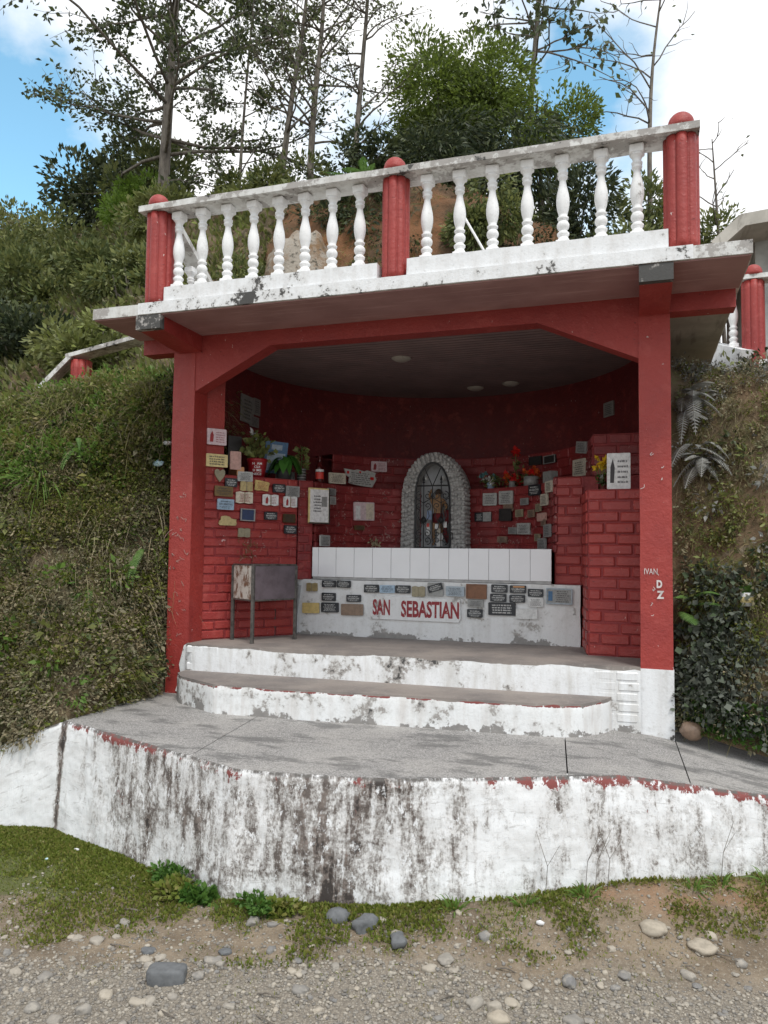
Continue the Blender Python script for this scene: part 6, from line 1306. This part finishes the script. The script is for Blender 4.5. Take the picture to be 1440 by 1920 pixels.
P, Q = sample(HR, HRn, 1500, r, 0.0, .05, .06, .5); leaves(P+np.array([0, -.05, .02]), face_cam(P, Q), .028, 'weed', 'low_weeds', None, .8, 0, 80, label='low green weeds at the foot of the right bank', cat='weeds', kind='stuff')
def tuft(c, n, L, wd, mat, label, seed, out=(0, -1, 0), bend=.9, name='grass_tuft', spread=.04, up=1.0):
    r = np.random.default_rng(seed); P = np.array(c)+r.normal(0, spread, (n, 3))*np.array([1, 1, .3]); blades(P, np.repeat(np.array([out], float), n, 0), L, wd, mat, name, seed, bend, up, label=label, cat='grass', seg=5)
def on(A, i, j): nu, nv = A.shape[:2]; return A[int(i*(nu-1)), int(j*(nv-1))]
# bank spots picked on the surface (u along, v up)
q = on(HL, .44, .235); tuft(q, 110, .32, .012, 'grass_lush', 'lush arching grass tuft hanging on the left bank', 5, (.5, -.8, 0), 1.0, spread=.05, up=.8)
q = on(HL, .52, .285); bush('leafy_weed', tuple(np.array(q)+np.array([.08, -.12, .0])), (.16, .14, .22), 420, 'grass_lush', 'leafy light green weed at the crest of the left bank', 'plant', .06, 51, .35, .5, 6)
q = on(HL, .06, .30); bush('dark_creeper', (-.10, .28, 2.1), (.09, .14, .30), 700, 'lf_dark', 'dark creeper hanging beside the left post top', 'plant', .05, 52, .5, .5, 6)
for i, (u, v) in enumerate(((.2, .31), (.27, .33), (.34, .32), (.40, .33), (.15, .34))):
    q = on(HL, u, v); tuft(q, 60, .30, .008, 'grass', 'arching grass tuft on the crest of the left bank', 60+i, (.3, -.8, 0), 1.0, spread=.07, up=.8)
rb_ = random.Random(31)
for i in range(12):
    u, v = rb_.uniform(.05, .52), rb_.uniform(.03, .30); q = on(HL, u, v); s_ = rb_.uniform(.05, .10)
    bush('bank_weed', tuple(np.array(q)+np.array([.03, -.05, .01])), (s_, s_, s_*.8), int(900*s_*10/8), rb_.choice(['moss', 'lf_hill', 'grass']), 'small leafy weed clinging to the left bank', 'weed', .035, 300+i, .55, .4, 5, 'weeds on the left bank', False)
for i in range(4):
    u, v = rb_.uniform(.08, .50), rb_.uniform(.08, .30); q = np.array(on(HL, u, v))+np.array([.02, -.04, 0])
    fern(tuple(q), rb_.uniform(.14, .22), 5, 'fern_green', 'x', 330+i, (-.7, .9), .03, droop=1.5)
for i in range(26):
    u, v = rb_.uniform(.03, .52), rb_.uniform(.01, .26); q = np.array(on(HL, u, v)); s_ = rb_.uniform(.015, .05)
    rock('bank_stone', tuple(q), (s_, s_*.6, s_*.7), 400+i, 'rock', 2, 'pale stone sticking out of the left bank', 'stone', .35, rb_.uniform(0, 3), None, 'stones in the left bank')
for o in COL.objects:
    if o.get('label') == 'x': gg = [c_ for c_ in o.children]; grey = gg[0].data.materials[0].name.startswith('dusty'); o['label'] = ('withered grey' if grey else 'small green')+' fern hanging on the left bank'; o['group'] = ('withered' if grey else 'green')+' ferns on the left bank'
COLg = {o.name: o for o in COL.objects if o.name.startswith('grass_tuft')}
for o in COLg.values():
    if o['label'].startswith('arching'): o['group'] = 'crest grass tufts'
# litter on the bank
def litter(q, mat, label, s_=.06, seed=1): rock('litter', tuple(q), (s_, s_*.4, s_*.5), seed, mat, 1, label, 'litter', .5)
litter(on(HL, .175, .24)+np.array([.05, -.08, 0]), 'litter', 'pale blue plastic scrap caught on the left bank', .055, 2)
litter(on(HL, .155, .255)+np.array([.05, -.08, .02]), 'litter_white', 'white plastic scrap just above the pale blue one', .04, 3)
b = B(); b.lathe([(.03, 0), (.035, .075), (.032, .075)], 12, (3.66, .10, .70)); t = thing('tin_can', (3.66, .10, .70), 'white and yellow tin can holding a sprig on the right bank', 'can'); part(b, 'can_body', 'p_white', t, True)
b = B(); b.lathe([(.0338, .02), (.036, .022), (.0375, .05), (.036, .052)], 12, (3.66, .10, .70)); part(b, 'yellow_band', 'p_yellow', t, True)
P = np.repeat(np.array([[3.66, .10, .78]]), 14, 0); leaves(P, np.random.default_rng(2).normal(0, 1, (14, 3))+np.array([0, 0, .8]), .05, 'weed', 'sprig', t, .6, 0, 3)
b = B(); b.box(-.055, .055, -.04, .04, 0, .10, .004); b.build('concrete_block', 'bare', None, label='grey concrete block lying beside the white post foot', cat='block', mw=Matrix.Translation((3.36, .12, .0)) @ Matrix.Rotation(.15, 4, 'Z') @ Matrix.Rotation(-.06, 4, 'Y'))
rock('stone', (3.36, -.02, .02), (.065, .05, .05), 9, 'p_brown', 3, 'brown stone propped against the concrete block', 'stone', .3)

# ================================================================== road verge
def gz(x, y): return float(ground_z(np.array([x]), np.array([y]))[0])
r = np.random.default_rng(23)
def verge_pts(n, xlo, xhi, d0, d1, lo=None, sc=3, seed=1):
    x = r.uniform(xlo, xhi, n); yw = np.interp(x, wx, wy)-.045; dd = r.uniform(0, 1, n)**1.5*(d1-d0)+d0; y = yw-dd; P = np.stack([x, y, ground_z(x, y)], 1)
    if lo is not None: P = P[vnoise(P, sc, seed, 3)+r.normal(0, .10, n) > lo+(dd-d0)/(d1-d0)*.55-.12]
    return P
UPZ = lambda P: np.repeat(np.array([[0, -.25, 1.]]), len(P), 0)
P = verge_pts(13000, -.8, 1.15, .0, .66, -.06, 5, 3); m_ = r.uniform(0, 1, len(P)) < np.interp(P[:, 0], [-.8, .6, 1.15], [1, .9, .35]); P = P[m_]; blades(P, UPZ(P), .035, .005, 'moss', 'verge_grass', 4, .8, .8, label='short mossy grass at the foot of the left wing wall', cat='grass', kind='stuff')
P = verge_pts(9000, -.9, .75, .1, .95, -.32, 4.5, 15); blades(P, UPZ(P), .03, .005, 'moss', 'outer_verge_grass', 16, .8, .7, label='thinning mossy grass at the outer edge of the left verge', cat='grass', kind='stuff')
P = verge_pts(26000, -.9, 1.25, .0, .72, -.16, 4.5, 5); leaves(P+np.array([0, 0, .004]), UPZ(P), .016, 'moss', 'verge_moss', None, .7, 0, 6, label='moss carpet on the left verge', cat='moss', kind='stuff')
P = verge_pts(15000, .9, 4.3, .0, .42, .02, 5, 7); blades(P, UPZ(P), .042, .0045, 'moss', 'wall_foot_grass', 8, .8, .8, label='patchy grass along the foot of the retaining wall', cat='grass', kind='stuff')
P = verge_pts(20000, .9, 4.3, .0, .42, .0, 5, 9); leaves(P+np.array([0, 0, .006]), UPZ(P), .018, 'moss', 'wall_foot_weeds', None, .7, 0, 10, label='low weeds along the foot of the retaining wall', cat='weeds', kind='stuff')
P = verge_pts(2600, .9, 4.3, .3, 1.1, .12, 4, 11); blades(P, UPZ(P), .035, .0035, 'grass', 'sparse_grass', 12, .9, .8, label='sparse thin grass among the roadside stones', cat='grass', kind='stuff')
# dark weed clumps
for i, (x, d_, s_, n_) in enumerate(((1.02, .03, .10, 700), (1.12, .08, .09, 600), (1.24, .05, .07, 420), (1.55, .05, .085, 520), (1.66, .06, .06, 300))):
    y = float(np.interp(x, wx, wy))-.06-d_; z = gz(x, y); bush('weed_clump', (x, y, z+s_*.35), (s_*1.35, s_*.8, s_*.55), n_, ('weed', 'moss', 'weed', 'weed', 'moss')[i], 'fresh green weed clump growing at the bulge of the retaining wall', 'weed', .024+.006*(i % 3), 70+i, .6, .1, 10, 'green weed clumps by the wall', False)
for i, (x, d_) in enumerate(((2.35, .05), (2.62, .06), (2.86, .05), (3.42, .04), (3.3, .07), (3.62, .05))):
    y = float(np.interp(x, wx, wy))-.05-d_; tuft((x, y, gz(x, y)), 34, .10, .009, 'grass_lush', 'spiky green weed rosette at the foot of the retaining wall', 80+i, (0, -.1, .3), .7, 'weed_rosette', .02, .6)
for o in list(COL.objects):
    if o.name.startswith('weed_rosette'): o['group'] = 'spiky rosettes by the wall'; o['category'] = 'weed'
b = B(); rnd = random.Random(2)   # wiry dry stems standing before the wall on the right
for i, x in enumerate((2.86, 2.90, 2.95, 2.70, 3.42)):
    y = float(np.interp(x, wx, wy))-.07; b = B(); z = gz(x, y); b.tube([(x, y, z), (x+.01, y-.005, z+.13), (x+.05*rnd.uniform(-1, 1.5), y, z+.27)], [.002, .0016, .001], 4); b.tube([(x+.01, y-.005, z+.13), (x+.06, y, z+.22)], .001, 3); b.build('dry_stem', 'bark', None, label='thin dry stem standing before the retaining wall', cat='stem', group='dry stems by the wall')
# stones: the largest as single things
import bmesh
protos = []
for i in range(14):
    bm = bmesh.new(); bmesh.ops.create_icosphere(bm, subdivisions=3, radius=1); V = np.array([v.co[:] for v in bm.verts]); F = [[v.index for v in f.verts] for f in bm.faces]; bm.free()
    rr_ = np.random.default_rng(100+i); V = np.sign(V)*np.abs(V)**rr_.uniform(.55, .95); V = V*(1+.50*vnoise(V, 1.3, 100+i, 4))[:, None]*np.array([1, rr_.uniform(.6, .95), rr_.uniform(.38, .7)]); protos.append(fast_mesh('stone', V, F, 'stone', True))
def put_stone(x, y, s_, pi_, label, group=None, rz=0, sink=.42, mat=None, name='stone'):
    z = gz(x, y)+s_*(.5-sink)
    me = protos[pi_]
    if mat: me = me.copy(); me.materials.clear(); me.materials.append(MAT[mat])
    return link(name, me, None, label=label, cat='stone', group=group, mw=Matrix.Translation((x, y, z)) @ Matrix.Rotation(rz, 4, 'Z') @ Matrix.Diagonal((s_, s_, s_, 1)))
MAT['stone_dark'] = simple('slate_stone', (.135, .14, .145), .75, .15, 40); MAT['stone_tan'] = simple('tan_stone', (.38, .33, .26), .8, .15, 30)
bm = bmesh.new(); bmesh.ops.create_icosphere(bm, subdivisions=4, radius=1); V = np.array([v.co[:] for v in bm.verts]); F = [[v.index for v in f.verts] for f in bm.faces]; bm.free()
V = np.sign(V)*np.abs(V)**.42*np.array([.072, .040, .034]); V = V*(1+.16*vnoise(V, 16, 5, 4))[:, None]
link('stone', fast_mesh('stone', V, F, 'stone_dark', True), None, label='largest dark grey block-shaped stone lying on the gravel road', cat='stone', mw=Matrix.Translation((1.42, -2.06, gz(1.42, -2.06)+.012)) @ Matrix.Rotation(.22, 4, 'Z') @ Matrix.Rotation(-.05, 4, 'Y'))
put_stone(1.90, -1.57, .055, 1, 'rounded grey boulder in the grass below the wall bulge', rz=.3, mat='stone_dark'); put_stone(2.03, -1.60, .05, 2, 'grey stone right of the rounded boulder in the grass', rz=1, mat='stone_dark'); put_stone(2.19, -1.66, .045, 3, 'mottled grey stone standing in bare earth before the wall', rz=2, sink=.2, mat='stone_dark')
put_stone(3.13, -1.26, .055, 4, 'flat tan stone on the orange earth', rz=-.5, mat='stone_tan'); put_stone(3.31, -1.27, .05, 5, 'oval tan stone on the orange earth', rz=-.3, mat='stone_tan'); put_stone(2.62, -1.88, .045, 6, 'pale oval pebble at the edge of the gravel', rz=.2, mat='stone_tan')
put_stone(1.25, -1.93, .028, 7, 'small dark grey stone on bare earth', rz=.2, mat='stone_dark'); put_stone(1.55, -1.86, .025, 8, 'little slate pebble near the dark grey block', rz=.2, mat='stone_dark')
rs = np.random.default_rng(77); cnt = 0
def on_road(x, y): return y < float(np.interp(x, wx, wy))-.12
while cnt < 280:
    x = rs.uniform(.5, 3.8); y = rs.uniform(-2.7, -1.0)
    if y < -2.62+.36*(x-1.07): continue
    ln_ = y-(x*.26-2.42)                                  # >0 towards the wall
    if not on_road(x, y) or rs.uniform() > (1.0 if ln_ < .12 else .55 if ln_ < .45 else .25): continue
    s_ = .010+.024*rs.uniform()**3.4
    put_stone(x, y, s_, int(rs.integers(14)), 'weathered grey or tan pebble lying on the gravel road', 'pebbles on the road', rs.uniform(0, 6.28), .42, name='pebble'); cnt += 1
# remaining gravel as one mass
bm = bmesh.new(); bmesh.ops.create_icosphere(bm, subdivisions=1, radius=1); IV = np.array([v.co[:] for v in bm.verts]); IF = np.array([[v.index for v in f.verts] for f in bm.faces]); bm.free()
n = 70000; x = rs.uniform(.3, 4.0, n); y = rs.uniform(-2.8, -.9, n); ok = y > -2.75+.36*(x-1.07); x, y = x[ok], y[ok]; n = len(x); ln_ = y-(x*.26-2.42); ok = (y < np.interp(x, wx, wy)-.08) & (rs.uniform(0, 1, n) < np.where(ln_ < .1, 1, np.where(ln_ < .35, .30, .12))); x, y = x[ok], y[ok]; n = len(x)
s_ = .0026+.010*rs.uniform(0, 1, n)**3.0; z = ground_z(x, y)+s_*.15
sq = rs.uniform(.5, 1.1, (n, 1, 3)); sq[:, :, 2] *= .65; an = rs.uniform(0, 6.28, n); ca, sa = np.cos(an)[:, None], np.sin(an)[:, None]
Vv = IV[None]*sq*(1+rs.uniform(-.18, .18, (n, len(IV), 1))); Vx = Vv[:, :, 0]*ca-Vv[:, :, 1]*sa; Vy = Vv[:, :, 0]*sa+Vv[:, :, 1]*ca
Vv = np.stack([Vx*s_[:, None]+x[:, None], Vy*s_[:, None]+y[:, None], Vv[:, :, 2]*s_[:, None]+z[:, None]], 2)
FF = (IF[None]+(np.arange(n)*len(IV))[:, None, None]).reshape(-1, 3)
link('gravel', fast_mesh('gravel', Vv.reshape(-1, 3), FF, 'pebble', True), kind='stuff', label='fine gravel scattered over the road', cat='gravel')
rt = random.Random(8)
for i in range(12):
    x = rt.uniform(.9, 3.5); y = float(np.interp(x, wx, wy))-rt.uniform(.2, .75); a = rt.uniform(-.7, .7); L = rt.uniform(.04, .11); z = gz(x, y)+.006
    b = B(); b.tube([(x, y, z), (x+L*.5*math.cos(a), y+L*.5*math.sin(a), z+.008), (x+L*math.cos(a+.2), y+L*math.sin(a+.2), gz(x+L*math.cos(a), y+L*math.sin(a))+.005)], [.003, .0028, .0015], 5); b.build('twig', 'bark', None, label='thin brown twig lying among the roadside stones', cat='twig', group='twigs on the verge')
# small litter and leaf
P = np.array([(1.36, -1.63, gz(1.36, -1.63)+.03)]); leaves(P, np.array([[.6, -.5, .35]]), .075, 'grass_lush', 'fallen_leaf', None, .6, 0, 3, label='single yellow green fallen leaf beside the weed clump', cat='leaf')
litter((.25, -1.36, gz(.25, -1.36)+.012), 'litter', 'tiny turquoise scrap on the left verge', .014, 4); litter((.33, -1.24, gz(.33, -1.24)+.015), 'litter_white', 'tiny white scrap on the left verge', .016, 5); litter((2.70, -1.38, gz(2.7, -1.38)+.012), 'litter_white', 'crumpled white paper scrap on the roadside earth', .022, 6)
